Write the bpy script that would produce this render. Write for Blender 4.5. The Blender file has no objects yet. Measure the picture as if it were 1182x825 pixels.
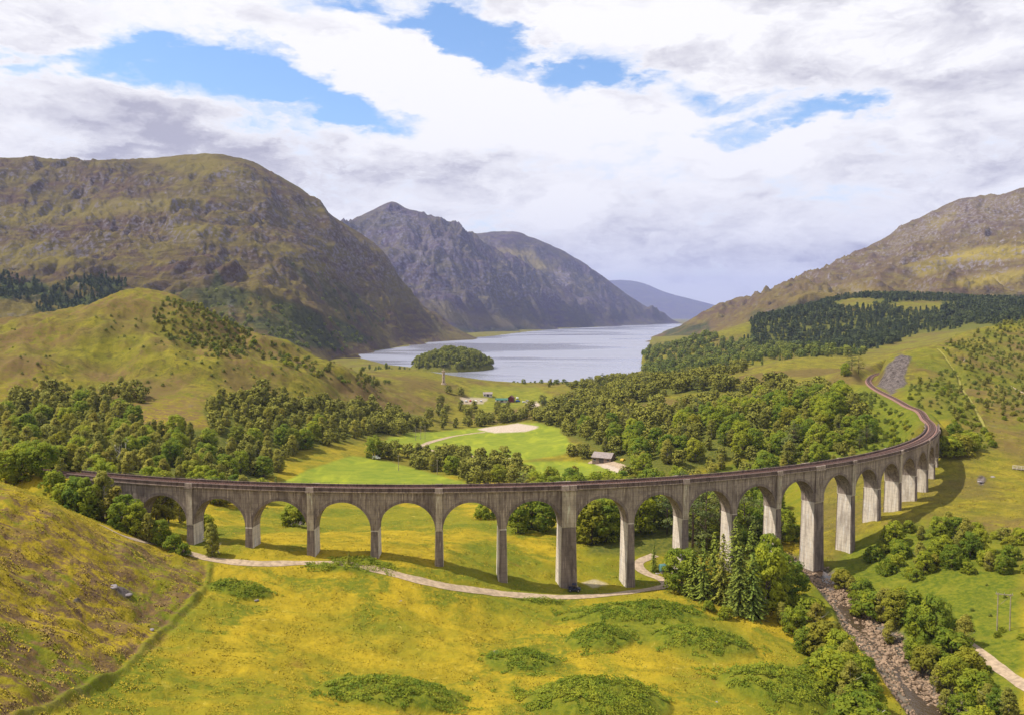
import bpy, math
import numpy as np
from math import radians, sin, cos, pi, atan, atan2, asin, sqrt, log, exp

C = bpy.context.scene.collection
scn = bpy.context.scene

# ------------------------------------------------------------------ camera
F_PX, CX, CY, HORIZ = 960.0, 591.0, 412.5, 364.0
HC = 95.0                                    # camera height above the loch
PITCH = atan((CY - HORIZ) / F_PX)
cam_data = bpy.data.cameras.new('camera')
cam = bpy.data.objects.new('camera', cam_data)
C.objects.link(cam)
cam.location = (0, 0, HC)
cam.rotation_euler = (pi / 2 - PITCH, 0, 0)
cam_data.sensor_width = 36.0
cam_data.lens = F_PX / 1182.0 * 36.0
cam_data.clip_start = 1.0
cam_data.clip_end = 60000.0
scn.camera = cam

# ------------------------------------------------------------------ exposure
scn.view_settings.view_transform = 'Standard'
scn.view_settings.look = 'None'
scn.view_settings.exposure = 0.35
scn.view_settings.gamma = 1.0
scn.view_settings.use_curve_mapping = False
scn.cycles.max_bounces = 6
scn.cycles.diffuse_bounces = 2
scn.cycles.glossy_bounces = 2
scn.cycles.transmission_bounces = 3
scn.cycles.volume_bounces = 0
scn.cycles.transparent_max_bounces = 8
scn.cycles.use_denoising = True

# ------------------------------------------------------------------ sun
SUN_EL = radians(55.0)
SUN_AZ_VEC = np.array([-0.998, 0.05])        # horizontal direction towards the sun (x right, y away)
sun_data = bpy.data.lights.new('sun', 'SUN')
sun = bpy.data.objects.new('sun', sun_data)
C.objects.link(sun)
sun_data.energy = 4.8
sun_data.angle = radians(1.0)
sun_data.color = (1.0, 0.93, 0.82)
_az = atan2(SUN_AZ_VEC[0], SUN_AZ_VEC[1])    # clockwise from +Y
sun.rotation_euler = (pi / 2 - SUN_EL, 0, pi - _az)
sun.location = (-300, 60, 400)

# ------------------------------------------------------------------ world: Nishita sky and procedural clouds
world = bpy.data.worlds.new('World')
scn.world = world
world.use_nodes = True
wt = world.node_tree
wt.nodes.clear()


class NT:
    """small helper for building node trees"""
    def __init__(self, tree):
        self.t = tree

    def n(self, kind, **kw):
        nd = self.t.nodes.new(kind)
        for k, v in kw.items():
            setattr(nd, k, v)
        return nd

    def put(self, sock, v):
        if hasattr(v, 'is_output'):
            self.t.links.new(v, sock)
        elif v is not None:
            sock.default_value = v

    def math(self, op, a, b=None, c=None, clamp=False):
        nd = self.n('ShaderNodeMath', operation=op, use_clamp=clamp)
        for i, v in enumerate((a, b, c)):
            if v is not None:
                self.put(nd.inputs[i], v)
        return nd.outputs[0]

    def vmath(self, op, a, b=None):
        nd = self.n('ShaderNodeVectorMath', operation=op)
        self.put(nd.inputs[0], a)
        if b is not None:
            self.put(nd.inputs[1], b)
        return nd.outputs['Value'] if op in ('LENGTH', 'DOT_PRODUCT') else nd.outputs[0]

    def noise(self, vec, scale, detail=4, rough=0.55, dist=0.0, lac=2.0):
        nd = self.n('ShaderNodeTexNoise')
        self.put(nd.inputs['Vector'], vec)
        nd.inputs['Scale'].default_value = scale
        nd.inputs['Detail'].default_value = detail
        nd.inputs['Roughness'].default_value = rough
        nd.inputs['Distortion'].default_value = dist
        nd.inputs['Lacunarity'].default_value = lac
        return nd.outputs[0]

    def ramp(self, v, a, b, lo=0.0, hi=1.0, smooth=True):
        nd = self.n('ShaderNodeMapRange')
        nd.interpolation_type = 'SMOOTHSTEP' if smooth else 'LINEAR'
        self.put(nd.inputs[0], v)
        nd.inputs[1].default_value = a
        nd.inputs[2].default_value = b
        nd.inputs[3].default_value = lo
        nd.inputs[4].default_value = hi
        return nd.outputs[0]

    def mix(self, f, a, b):
        nd = self.n('ShaderNodeMix', data_type='RGBA')
        self.put(nd.inputs[0], f)
        for s, v in ((nd.inputs[6], a), (nd.inputs[7], b)):
            self.put(s, v if hasattr(v, 'is_output') else (*v, 1.0))
        return nd.outputs[2]

    def mul(self, col, f):
        nd = self.n('ShaderNodeVectorMath', operation='SCALE')
        self.put(nd.inputs[0], col)
        self.put(nd.inputs[3], f)
        return nd.outputs[0]

    def mapping(self, vec, scale=(1, 1, 1), loc=(0, 0, 0), rot=(0, 0, 0), kind='POINT'):
        nd = self.n('ShaderNodeMapping', vector_type=kind)
        self.put(nd.inputs[0], vec)
        nd.inputs['Location'].default_value = loc
        nd.inputs['Rotation'].default_value = rot
        nd.inputs['Scale'].default_value = scale
        return nd.outputs[0]


def pix_ray(px, py):
    """unit-less ray of a photograph pixel (forward component 1 along the optical axis)"""
    px = np.asarray(px, float)
    py = np.asarray(py, float)
    u, v = (px - CX) / F_PX, (CY - py) / F_PX
    cp, sp = cos(PITCH), sin(PITCH)
    return np.stack(np.broadcast_arrays(u, cp + v * sp, -sp + v * cp), -1)


def build_sky():
    w = NT(wt)
    out = w.n('ShaderNodeOutputWorld')
    sky = w.n('ShaderNodeTexSky', sky_type='NISHITA')
    sky.sun_disc = False
    sky.sun_elevation = SUN_EL
    sky.sun_rotation = _az
    sky.altitude = 100
    sky.air_density = 1.0
    sky.dust_density = 0.6
    sky.ozone_density = 3.0
    hs = w.n('ShaderNodeHueSaturation')
    hs.inputs['Saturation'].default_value = 1.12
    hs.inputs['Value'].default_value = 1.25
    w.put(hs.inputs['Color'], sky.outputs[0])
    bg1 = w.n('ShaderNodeBackground')
    bg1.inputs[1].default_value = 0.125
    w.put(bg1.inputs[0], hs.outputs[0])
    d = w.n('ShaderNodeTexCoord').outputs['Generated']
    sep = w.n('ShaderNodeSeparateXYZ')
    w.put(sep.inputs[0], d)
    x, y, z = sep.outputs
    az = w.math('ARCTAN2', x, y)
    el = w.math('ARCSINE', z)
    comb = w.n('ShaderNodeCombineXYZ')
    w.put(comb.inputs[0], az)
    w.put(comb.inputs[1], el)
    ae = comb.outputs[0]
    # position on a cloud layer overhead: clouds flatten towards the horizon
    zz = w.math('ADD', w.math('MAXIMUM', z, 0.0), 0.10)
    lay = w.n('ShaderNodeCombineXYZ')
    w.put(lay.inputs[0], w.math('DIVIDE', x, zz))
    w.put(lay.inputs[1], w.math('DIVIDE', y, zz))
    lay = lay.outputs[0]
    # wobble so that the shapes below do not read as ellipses
    wob = w.n('ShaderNodeTexNoise')
    w.put(wob.inputs['Vector'], w.mapping(ae, (9, 22, 1)))
    wob.inputs['Scale'].default_value = 1.0
    wob.inputs['Detail'].default_value = 5
    wob.inputs['Roughness'].default_value = 0.6
    off = w.vmath('SUBTRACT', wob.outputs['Color'], (0.5, 0.5, 0.5))
    off = w.vmath('MULTIPLY', off, (0.24, 0.10, 0))
    aew = w.vmath('ADD', ae, off)

    def blob(px, py, rx, ry, deg, amp, vec=None):
        r = pix_ray(px, py)
        a0, e0 = atan2(r[0], r[1]), atan2(r[2], sqrt(r[0] ** 2 + r[1] ** 2))
        m = w.mapping(vec or aew, (rx / F_PX, ry / F_PX, 1), (a0, e0, 0), (0, 0, radians(-deg)), 'TEXTURE')
        l2 = w.vmath('DOT_PRODUCT', m, m)
        return w.math('MULTIPLY', w.math('POWER', 0.6065, l2), amp)

    n1 = w.noise(w.mapping(lay, (1.0, 1.0, 1), (3.1, 7.7, 0)), 1.15, 9, 0.58, 0.25)
    n2 = w.noise(w.mapping(ae, (1, 2.2, 1), (0.4, 0.9, 0)), 9.0, 8, 0.6, 0.4)
    cov = w.math('ADD', w.math('MULTIPLY', w.math('SUBTRACT', n1, 0.5), 0.55), w.math('MULTIPLY', w.math('SUBTRACT', n2, 0.5), 1.0))
    cov = w.math('ADD', cov, w.ramp(el, 0.42, 0.95, 0.85, 0.35))
    cov = w.math('ADD', cov, w.ramp(y, 0.15, -0.35, 0, 0.55))  # adds unseen cloud behind the camera to brighten camera-facing sides
    for b in ((215, 76, 100, 24, 3, -.78), (310, 58, 40, 18, 0, -.42), (345, 105, 100, 24, 4, -.70), (130, 78, 50, 12, 0, -.5), (40, 66, 55, 7, 2, -.42),
              (455, 22, 70, 16, 0, -.52), (560, 42, 80, 19, 12, -.72), (612, 90, 62, 17, 5, -.70), (505, 60, 60, 6, 14, .3), (640, 52, 50, 6, -6, .35), (265, 100, 60, 6, 10, .28), (170, 90, 60, 5, 4, .25), (900, 118, 60, 5, -4, .3), (330, 130, 60, 6, 8, .3), (690, 98, 35, 14, 0, -.4),
              (830, 110, 100, 15, 3, -.74), (935, 132, 120, 12, -2, -.70), (1020, 118, 45, 12, 0, -.4), (700, 60, 22, 26, 60, -.3),
              (400, 132, 45, 9, 8, -.30),
              (450, 72, 95, 16, 12, .75), (400, 95, 80, 13, 12, .55), (545, 92, 60, 10, 8, .5), (630, 78, 34, 8, -3, .55), (850, 137, 48, 6, -3, .5), (1085, 112, 85, 9, -8, .7),
              (80, 40, 160, 22, 0, .5), (840, 60, 120, 38, -4, .6), (1100, 50, 130, 40, 0, .4), (740, 125, 45, 18, 0, .4), (620, 18, 40, 20, 20, .5), (480, 5, 60, 6, 0, .2), (170, 130, 60, 20, 10, .3), (150, 130, 50, 20, 35, .3)):
        cov = w.math('ADD', cov, blob(*b))
    n5 = w.noise(w.mapping(aew, (1, 2.1, 1), (2.2, 4.4, 0), (0, 0, -0.15)), 17.0, 9, 0.66, 0.5)
    cov = w.math('ADD', cov, w.math('MULTIPLY', w.math('SUBTRACT', n5, 0.5), 0.75))
    alpha = w.ramp(cov, 0.22, 0.82)
    # shading of the cloud bodies: bright tops, grey lilac undersides
    n3 = w.noise(w.mapping(ae, (1, 2.3, 1), (5.2, 1.3, 0)), 8.0, 10, 0.60, 0.35)
    n4 = w.noise(w.mapping(lay, (1, 1, 1), (8.1, 2.7, 0)), 0.8, 7, 0.6, 0.3)
    grey = w.math('ADD', w.math('MULTIPLY', w.math('SUBTRACT', n3, 0.5), 2.9), w.math('MULTIPLY', w.math('SUBTRACT', n4, 0.5), 0.7))
    n6 = w.noise(w.mapping(aew, (1, 2.0, 1), (7.2, 3.3, 0)), 15.0, 8, 0.6, 0.3)
    grey = w.math('ADD', grey, w.math('MULTIPLY', w.math('SUBTRACT', n6, 0.5), 1.7))
    grey = w.math('ADD', grey, 0.33)
    for b in ((255, 165, 105, 26, 8, .85), (385, 192, 95, 22, 6, .85), (170, 150, 50, 14, 15, .5), (1000, 110, 70, 10, -3, .3), (915, 230, 60, 9, 0, .35), (500, 250, 50, 8, 0, .4), (640, 285, 70, 7, 0, .4), (880, 205, 60, 8, 0, .3), (60, 170, 90, 22, 0, .3), (560, 198, 60, 10, 0, .6), (700, 262, 110, 9, 0, .5),
              (830, 303, 130, 10, 0, .6), (720, 258, 40, 10, 0, .4), (1010, 70, 190, 36, 0, .16), (740, 78, 60, 20, 0, .3), (1000, 205, 180, 40, 0, .2), (1090, 165, 100, 30, 0, .2), (960, 20, 240, 16, 0, -.35),
              (90, 52, 130, 14, 0, .15), (440, 80, 140, 25, 10, -.6), (600, 150, 240, 26, 4, -.55), (120, 125, 120, 16, 8, -.4), (540, 320, 60, 10, 0, -.2), (860, 165, 140, 16, 0, -.4), (900, 250, 60, 20, 0, -.3), (640, 230, 60, 16, 0, -.3), (800, 335, 200, 10, 0, -.35), (440, 225, 40, 14, 20, -.4), (540, 215, 50, 10, 0, -.2)):
        grey = w.math('ADD', grey, blob(*b))
    g = w.ramp(grey, 0.10, 1.20, 0, 1, False)
    edge = w.ramp(cov, 0.55, 1.15)
    g = w.math('MULTIPLY', g, edge)
    colc = w.mix(g, (1.0, 0.985, 0.985), (0.46, 0.445, 0.515))
    bg2 = w.n('ShaderNodeBackground')
    bg2.inputs[1].default_value = 0.86
    w.put(bg2.inputs[0], colc)
    mx = w.n('ShaderNodeMixShader')
    w.put(mx.inputs[0], alpha)
    w.put(mx.inputs[1], bg1.outputs[0])
    w.put(mx.inputs[2], bg2.outputs[0])
    w.put(out.inputs[0], mx.outputs[0])


build_sky()
world.cycles.sampling_method = 'MANUAL'
world.cycles.sample_map_resolution = 1024

# ------------------------------------------------------------------ numeric helpers
def smooth(a, b, x):
    t = np.clip((np.asarray(x, float) - a) / (b - a), 0, 1)
    return t * t * (3 - 2 * t)


def proj(P):
    """world points -> photograph pixels"""
    P = np.asarray(P, float)
    x, y, z = P[..., 0], P[..., 1], P[..., 2] - HC
    cp, sp = cos(PITCH), sin(PITCH)
    d = np.maximum(y * cp - z * sp, 1e-3)
    return CX + F_PX * x / d, CY - F_PX * (y * sp + z * cp) / d


def pix_at(px, py, Y):
    """world point on the ray of a pixel at depth Y"""
    r = pix_ray(px, py)
    k = np.asarray(Y, float) / r[..., 1]
    return r * k[..., None] + np.array([0, 0, HC])


def perlin(x, y, seed=0):
    xi, yi = np.floor(x).astype(np.int64), np.floor(y).astype(np.int64)
    xf, yf = x - xi, y - yi

    def grad(ix, iy):
        h = (ix * 374761393 + iy * 668265263 + seed * 974634777) & 0xFFFFFFFF
        h = ((h ^ (h >> 13)) * 1274126177) & 0xFFFFFFFF
        h = (h ^ (h >> 16)) & 0xFFFF
        a = h * (2 * pi / 65536.0)
        return np.cos(a), np.sin(a)
    u, v = xf ** 3 * (xf * (xf * 6 - 15) + 10), yf ** 3 * (yf * (yf * 6 - 15) + 10)
    r = []
    for dx, dy in ((0, 0), (1, 0), (0, 1), (1, 1)):
        gx, gy = grad(xi + dx, yi + dy)
        r.append(gx * (xf - dx) + gy * (yf - dy))
    return 1.5 * ((r[0] * (1 - u) + r[1] * u) * (1 - v) + (r[2] * (1 - u) + r[3] * u) * v)


def fbm(x, y, wl, octv=4, seed=0, gain=0.5, ridged=False):
    s, a, f, tot = 0, 1.0, 1.0 / wl, 0
    for k in range(octv):
        n = perlin(x * f + 17.3 * k, y * f - 9.1 * k, seed + k)
        s = s + a * ((1 - 2 * np.abs(n)) if ridged else n)
        tot += a
        a *= gain
        f *= 2.03
    return s / tot


class TPS:
    """thin-plate surface through control points given in (x/y, ln y)"""
    def __init__(self, uw, z, lam=1e-4):
        self.c = np.asarray(uw, float)
        n = len(self.c)
        K = self.k(self.c) + lam * np.eye(n)
        Pm = np.c_[np.ones(n), self.c]
        A = np.block([[K, Pm], [Pm.T, np.zeros((3, 3))]])
        self.w = np.linalg.solve(A, np.r_[np.asarray(z, float), 0, 0, 0])

    def k(self, q):
        r2 = ((q[:, None, :] - self.c[None]) ** 2).sum(-1)
        return 0.5 * r2 * np.log(r2 + 1e-12)

    def __call__(self, u, w):
        sh = np.shape(u)
        q = np.c_[np.ravel(u), np.ravel(w)]
        res = np.empty(len(q))
        for i in range(0, len(q), 20000):
            b = q[i:i + 20000]
            res[i:i + 20000] = self.k(b) @ self.w[:-3] + self.w[-3] + b @ self.w[-2:]
        return res.reshape(sh)


def ctrl(vis, hid):
    """(px, py, Y) seen points and (px, Y, z) unseen ones -> TPS"""
    v = np.array(vis, float)
    p = pix_at(v[:, 0], v[:, 1], v[:, 2])
    h = np.array(hid, float)
    uh = (h[:, 0] - CX) / F_PX
    u = np.r_[p[:, 0] / p[:, 1], uh]
    w = np.log(np.r_[p[:, 1], h[:, 1]])
    return TPS(np.c_[u, w], np.r_[p[:, 2], h[:, 2]])


def poly_sd(px, py, poly):
    """signed distance to a polygon, positive inside"""
    P = np.asarray(poly, float)
    d2 = np.full(np.shape(px), 1e18)
    ins = np.zeros(np.shape(px), bool)
    n = len(P)
    for i in range(n):
        ax, ay = P[i]
        bx, by = P[(i + 1) % n]
        ex, ey = bx - ax, by - ay
        wx, wy = px - ax, py - ay
        t = np.clip((wx * ex + wy * ey) / (ex * ex + ey * ey + 1e-12), 0, 1)
        d2 = np.minimum(d2, (wx - ex * t) ** 2 + (wy - ey * t) ** 2)
        c1 = (ay > py) != (by > py)
        xx = ax + (py - ay) / (ey if ey != 0 else 1e-12) * ex
        ins ^= c1 & (px < xx)
    d = np.sqrt(d2)
    return np.where(ins, d, -d)


def line_dist(x, y, pts, zs=None):
    """distance to a polyline (and the interpolated z of the nearest point)"""
    d2 = np.full(np.shape(x), 1e18)
    zz = np.zeros(np.shape(x))
    for i in range(len(pts) - 1):
        ax, ay = pts[i][:2]
        bx, by = pts[i + 1][:2]
        ex, ey = bx - ax, by - ay
        t = np.clip(((x - ax) * ex + (y - ay) * ey) / (ex * ex + ey * ey + 1e-12), 0, 1)
        q = (x - ax - ex * t) ** 2 + (y - ay - ey * t) ** 2
        m = q < d2
        d2 = np.where(m, q, d2)
        if zs is not None:
            zz = np.where(m, zs[i] + (zs[i + 1] - zs[i]) * t, zz)
    return np.sqrt(d2), zz


def catmull(P, n=8):
    P = np.asarray(P, float)
    Q = np.vstack([2 * P[0] - P[1], P, 2 * P[-1] - P[-2]])
    out = []
    for i in range(1, len(Q) - 2):
        t = np.linspace(0, 1, n, endpoint=False)[:, None]
        a, b, c, d = Q[i - 1], Q[i], Q[i + 1], Q[i + 2]
        out.append(0.5 * (2 * b + (c - a) * t + (2 * a - 5 * b + 4 * c - d) * t ** 2 + (3 * b - a - 3 * c + d) * t ** 3))
    return np.vstack(out + [P[-1:]])


def resample(P, step):
    P = np.asarray(P, float)
    s = np.r_[0, np.cumsum(np.linalg.norm(np.diff(P, axis=0), axis=1))]
    t = np.linspace(0, s[-1], max(2, int(s[-1] / step) + 1))
    return np.stack([np.interp(t, s, P[:, k]) for k in range(P.shape[1])], 1)


# ------------------------------------------------------------------ mesh helpers
def mesh_np(name, V, Fq, mat, parent=None, attrs=None, shade=False, mat_idx=None, normals=None):
    """one mesh object from a vertex array and a face array (all quads or all triangles), or a list of faces"""
    V = np.asarray(V, np.float32)
    me = bpy.data.meshes.new(name)
    if isinstance(Fq, list):
        me.from_pydata(V.tolist(), [], Fq)
    else:
        Fq = np.asarray(Fq, np.int32)
        k = Fq.shape[1]
        me.vertices.add(len(V))
        me.vertices.foreach_set('co', V.ravel())
        me.loops.add(Fq.size)
        me.loops.foreach_set('vertex_index', Fq.ravel())
        me.polygons.add(len(Fq))
        me.polygons.foreach_set('loop_start', np.arange(len(Fq), dtype=np.int32) * k)
        me.update(calc_edges=True)
        me.validate()
    for k, arr in (attrs or {}).items():
        arr = np.asarray(arr, np.float32)
        if arr.ndim == 1:
            a = me.attributes.new(k, 'FLOAT', 'POINT')
            a.data.foreach_set('value', arr)
        else:
            a = me.attributes.new(k, 'FLOAT_COLOR', 'POINT')
            if arr.shape[1] == 3:
                arr = np.c_[arr, np.ones(len(arr), np.float32)]
            a.data.foreach_set('color', arr.ravel())
    for m in (mat if isinstance(mat, (list, tuple)) else [mat]):
        me.materials.append(m)
    if mat_idx is not None:
        me.polygons.foreach_set('material_index', np.asarray(mat_idx, np.int32))
    if shade:
        me.polygons.foreach_set('use_smooth', np.ones(len(me.polygons), bool))
    if normals is not None:
        me.polygons.foreach_set('use_smooth', np.ones(len(me.polygons), bool))
        nn = np.asarray(normals, np.float32)
        nn = nn / (np.linalg.norm(nn, axis=1)[:, None] + 1e-9)
        a = me.attributes.new('custom_normal', 'FLOAT_VECTOR', 'POINT')
        a.data.foreach_set('vector', nn.ravel())
        me.update()
    o = bpy.data.objects.new(name, me)
    C.objects.link(o)
    if parent is not None:
        o.parent = parent
    return o


def tag(o, label, cat, group=None, kind=None):
    o['label'] = label
    o['category'] = cat
    if group:
        o['group'] = group
    if kind:
        o['kind'] = kind
    return o


def structure(o):
    o['kind'] = 'structure'
    return o


def thing(name, loc, label, cat, group=None, rz=0.0):
    o = bpy.data.objects.new(name, None)
    C.objects.link(o)
    o.location = tuple(float(v) for v in loc)
    o.rotation_euler = (0, 0, rz)
    o.empty_display_size = 0.5
    return tag(o, label, cat, group)


class MB:
    """mesh builder: collects boxes, tubes and free faces into one mesh"""
    def __init__(self):
        self.v, self.f = [], []

    def add(self, V, F):
        b = len(self.v)
        self.v += [tuple(map(float, p)) for p in V]
        self.f += [tuple(b + i for i in f) for f in F]
        return self

    def box(self, x0, x1, y0, y1, z0, z1):
        V = [(x0, y0, z0), (x1, y0, z0), (x1, y1, z0), (x0, y1, z0), (x0, y0, z1), (x1, y0, z1), (x1, y1, z1), (x0, y1, z1)]
        return self.hexa(V)

    def hexa(self, V):
        return self.add(V, [(3, 2, 1, 0), (4, 5, 6, 7), (0, 1, 5, 4), (1, 2, 6, 5), (2, 3, 7, 6), (3, 0, 4, 7)])

    def tube(self, pts, rad, n=6, cap=True):
        pts = np.asarray(pts, float)
        rad = np.broadcast_to(rad, (len(pts),))
        V, Fc = [], []
        for i, p in enumerate(pts):
            t = pts[min(i + 1, len(pts) - 1)] - pts[max(i - 1, 0)]
            t = t / (np.linalg.norm(t) + 1e-9)
            a = np.cross(t, (0, 0, 1) if abs(t[2]) < 0.9 else (1, 0, 0))
            a /= np.linalg.norm(a)
            b = np.cross(t, a)
            for k in range(n):
                an = 2 * pi * k / n
                V.append(p + rad[i] * (a * cos(an) + b * sin(an)))
        for i in range(len(pts) - 1):
            for k in range(n):
                Fc.append((i * n + k, i * n + (k + 1) % n, (i + 1) * n + (k + 1) % n, (i + 1) * n + k))
        if cap:
            Fc.append(tuple(range(n))[::-1])
            Fc.append(tuple((len(pts) - 1) * n + k for k in range(n)))
        return self.add(V, Fc)

    def cyl(self, c, r, z0, z1, n=16, r1=None):
        r1 = r if r1 is None else r1
        V = [(c[0] + r * cos(2 * pi * k / n), c[1] + r * sin(2 * pi * k / n), z0) for k in range(n)] + \
            [(c[0] + r1 * cos(2 * pi * k / n), c[1] + r1 * sin(2 * pi * k / n), z1) for k in range(n)]
        Fc = [(k, (k + 1) % n, n + (k + 1) % n, n + k) for k in range(n)] + [tuple(range(n))[::-1], tuple(range(n, 2 * n))]
        return self.add(V, Fc)

    def build(self, name, mat, parent=None, shade=False):
        return mesh_np(name, self.v, self.f, mat, parent, shade=shade)


# ------------------------------------------------------------------ materials
def new_mat(name):
    m = bpy.data.materials.new(name)
    m.use_nodes = True
    t = m.node_tree
    for nd in list(t.nodes):
        if nd.type != 'OUTPUT_MATERIAL':
            t.nodes.remove(nd)
    w = NT(t)
    b = w.n('ShaderNodeBsdfPrincipled')
    b.inputs['Roughness'].default_value = 0.9
    b.inputs['Specular IOR Level'].default_value = 0.15
    w.put([n for n in t.nodes if n.type == 'OUTPUT_MATERIAL'][0].inputs[0], b.outputs[0])
    return m, w, b


def plain(name, col, rough=0.7, var=0.25, scale=1.5, metal=0.0, bump=0.0):
    """painted or bare surface with a little procedural wear"""
    m, w, b = new_mat(name)
    tc = w.n('ShaderNodeTexCoord').outputs['Object']
    n = w.noise(tc, scale, 5, 0.6)
    c = w.mix(w.ramp(n, 0.3, 0.7), tuple(v * (1 - var) for v in col), tuple(min(1, v * (1 + var)) for v in col))
    w.put(b.inputs['Base Color'], c)
    b.inputs['Roughness'].default_value = rough
    b.inputs['Metallic'].default_value = metal
    if bump:
        bp = w.n('ShaderNodeBump')
        bp.inputs['Strength'].default_value = bump
        bp.inputs['Distance'].default_value = 0.1
        w.put(bp.inputs['Height'], n)
        w.put(b.inputs['Normal'], bp.outputs[0])
    return m


def attr(w, name, out='Fac'):
    a = w.n('ShaderNodeAttribute', attribute_name=name)
    return a.outputs[out]


def mat_ground():
    m, w, b = new_mat('glen_grass')
    P = w.n('ShaderNodeNewGeometry').outputs['Position']
    z1 = w.n('ShaderNodeSeparateColor')
    w.put(z1.inputs[0], attr(w, 'zone_a', 'Color'))
    lush, heath, bare = z1.outputs
    z2 = w.n('ShaderNodeSeparateColor')
    w.put(z2.inputs[0], attr(w, 'zone_b', 'Color'))
    wood, green, rock = z2.outputs
    n_big = w.noise(P, 0.022, 5, 0.6, 0.3)
    n_mid = w.noise(w.mapping(P, (1, 1.5, 1)), 0.11, 6, 0.65, 0.6)
    n_fine = w.noise(w.mapping(P, (1, 1.0, 1)), 0.75, 5, 0.7, 0.3)
    n_tuft = w.noise(P, 2.3, 3, 0.6)
    gold = w.mix(w.ramp(n_mid, 0.32, 0.66), (0.245, 0.188, 0.013), (0.37, 0.265, 0.018))
    gold = w.mix(w.ramp(n_big, 0.45, 0.60, 0, 0.85), gold, (0.152, 0.158, 0.013))
    gold = w.mix(w.math('MULTIPLY', w.ramp(n_fine, 0.50, 0.70), w.ramp(n_mid, 0.36, 0.62, 0.95, 0.15)), gold, (0.165, 0.142, 0.015))  # dark mottles paint shadow between the tussocks
    gold = w.mix(w.ramp(n_tuft, 0.50, 0.72, 0, 0.35), gold, (0.160, 0.140, 0.013))
    gold = w.mix(w.ramp(w.noise(P, 0.35, 4, 0.7, 0.8), 0.60, 0.74, 0, 0.65), gold, (0.46, 0.36, 0.07))
    wet = w.ramp(w.noise(w.mapping(P, (1, 1.3, 1), (31, 7, 0)), 0.045, 7, 0.62, 0.9), 0.48, 0.60, 0, 0.9)
    gold = w.mix(w.math('MULTIPLY', wet, w.ramp(n_fine, 0.30, 0.55)), gold, (0.110, 0.132, 0.012))
    gold = w.mix(w.ramp(w.noise(P, 0.085, 5, 0.7, 0.7), 0.60, 0.70, 0, 0.6), gold, (0.20, 0.125, 0.022))
    dull = attr(w, 'dull')
    olive = w.mix(w.ramp(n_mid, 0.34, 0.66), (0.125, 0.120, 0.016), (0.235, 0.195, 0.022))
    olive = w.mix(w.ramp(n_big, 0.45, 0.62, 0, 0.8), olive, (0.135, 0.088, 0.034))
    olive = w.mix(w.ramp(n_fine, 0.46, 0.66, 0, 0.6), olive, (0.080, 0.080, 0.014))
    olive = w.mix(w.ramp(w.noise(P, 0.16, 6, 0.7, 0.6), 0.52, 0.62, 0, 0.7), olive, (0.085, 0.066, 0.020))
    gold = w.mix(dull, gold, olive)
    hcol = w.mix(w.ramp(n_fine, 0.36, 0.62), (0.12, 0.075, 0.045), (0.185, 0.12, 0.035))
    hcol = w.mix(w.ramp(n_tuft, 0.50, 0.7, 0, 0.6), hcol, (0.13, 0.08, 0.055))
    n_ht = w.noise(w.mapping(P, (1, 1.2, 1)), 0.28, 5, 0.7, 0.5)
    hm = w.math('MULTIPLY', heath, w.ramp(w.math('ADD', w.math('MULTIPLY', n_mid, 0.35), w.math('MULTIPLY', n_ht, 0.65)), 0.45, 0.55))
    c = w.mix(hm, gold, hcol)
    gcol = w.mix(w.ramp(n_fine, 0.35, 0.65), (0.070, 0.098, 0.010), (0.155, 0.165, 0.014))
    gcol = w.mix(w.ramp(n_mid, 0.45, 0.7, 0, 0.6), gcol, (0.21, 0.19, 0.02))
    gm = w.math('MULTIPLY', green, w.ramp(w.math('ADD', n_mid, w.math('MULTIPLY', green, 0.25)), 0.42, 0.66))
    c = w.mix(gm, c, gcol)
    wcol = w.mix(w.ramp(n_fine, 0.35, 0.65), (0.06, 0.075, 0.014), (0.14, 0.135, 0.022))
    c = w.mix(wood, c, wcol)
    lcol = w.mix(w.ramp(n_mid, 0.35, 0.65), (0.140, 0.182, 0.020), (0.205, 0.228, 0.024))
    lcol = w.mix(w.ramp(w.noise(w.mapping(P, (1, .35, 1), (0, 0, 0), (0, 0, .5)), 0.09, 5, .6, .5), .48, .7, 0, .8), lcol, (0.28, 0.30, 0.025))
    c = w.mix(lush, c, lcol)
    bcol = w.mix(w.ramp(n_fine, 0.35, 0.65), (0.34, 0.27, 0.19), (0.50, 0.41, 0.33))
    c = w.mix(bare, c, bcol)
    rcol = w.mix(w.ramp(w.noise(w.mapping(P, (1, 1, .35)), 0.5, 6, 0.7, 0.5), 0.38, 0.62), (0.055, 0.044, 0.037), (0.165, 0.136, 0.120))
    c = w.mix(rock, c, rcol)
    w.put(b.inputs['Base Color'], c)
    b.inputs['Roughness'].default_value = 1.0
    b.inputs['Specular IOR Level'].default_value = 0.05
    bp = w.n('ShaderNodeBump')
    bp.inputs['Strength'].default_value = 0.7
    bp.inputs['Distance'].default_value = 0.4
    h = w.math('ADD', w.math('MULTIPLY', n_fine, 1.0), w.math('MULTIPLY', n_tuft, 0.6))
    w.put(bp.inputs['Height'], w.math('MULTIPLY', h, w.math('SUBTRACT', 1.0, w.math('MULTIPLY', lush, 0.8))))
    w.put(b.inputs['Normal'], bp.outputs[0])
    return m


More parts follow.
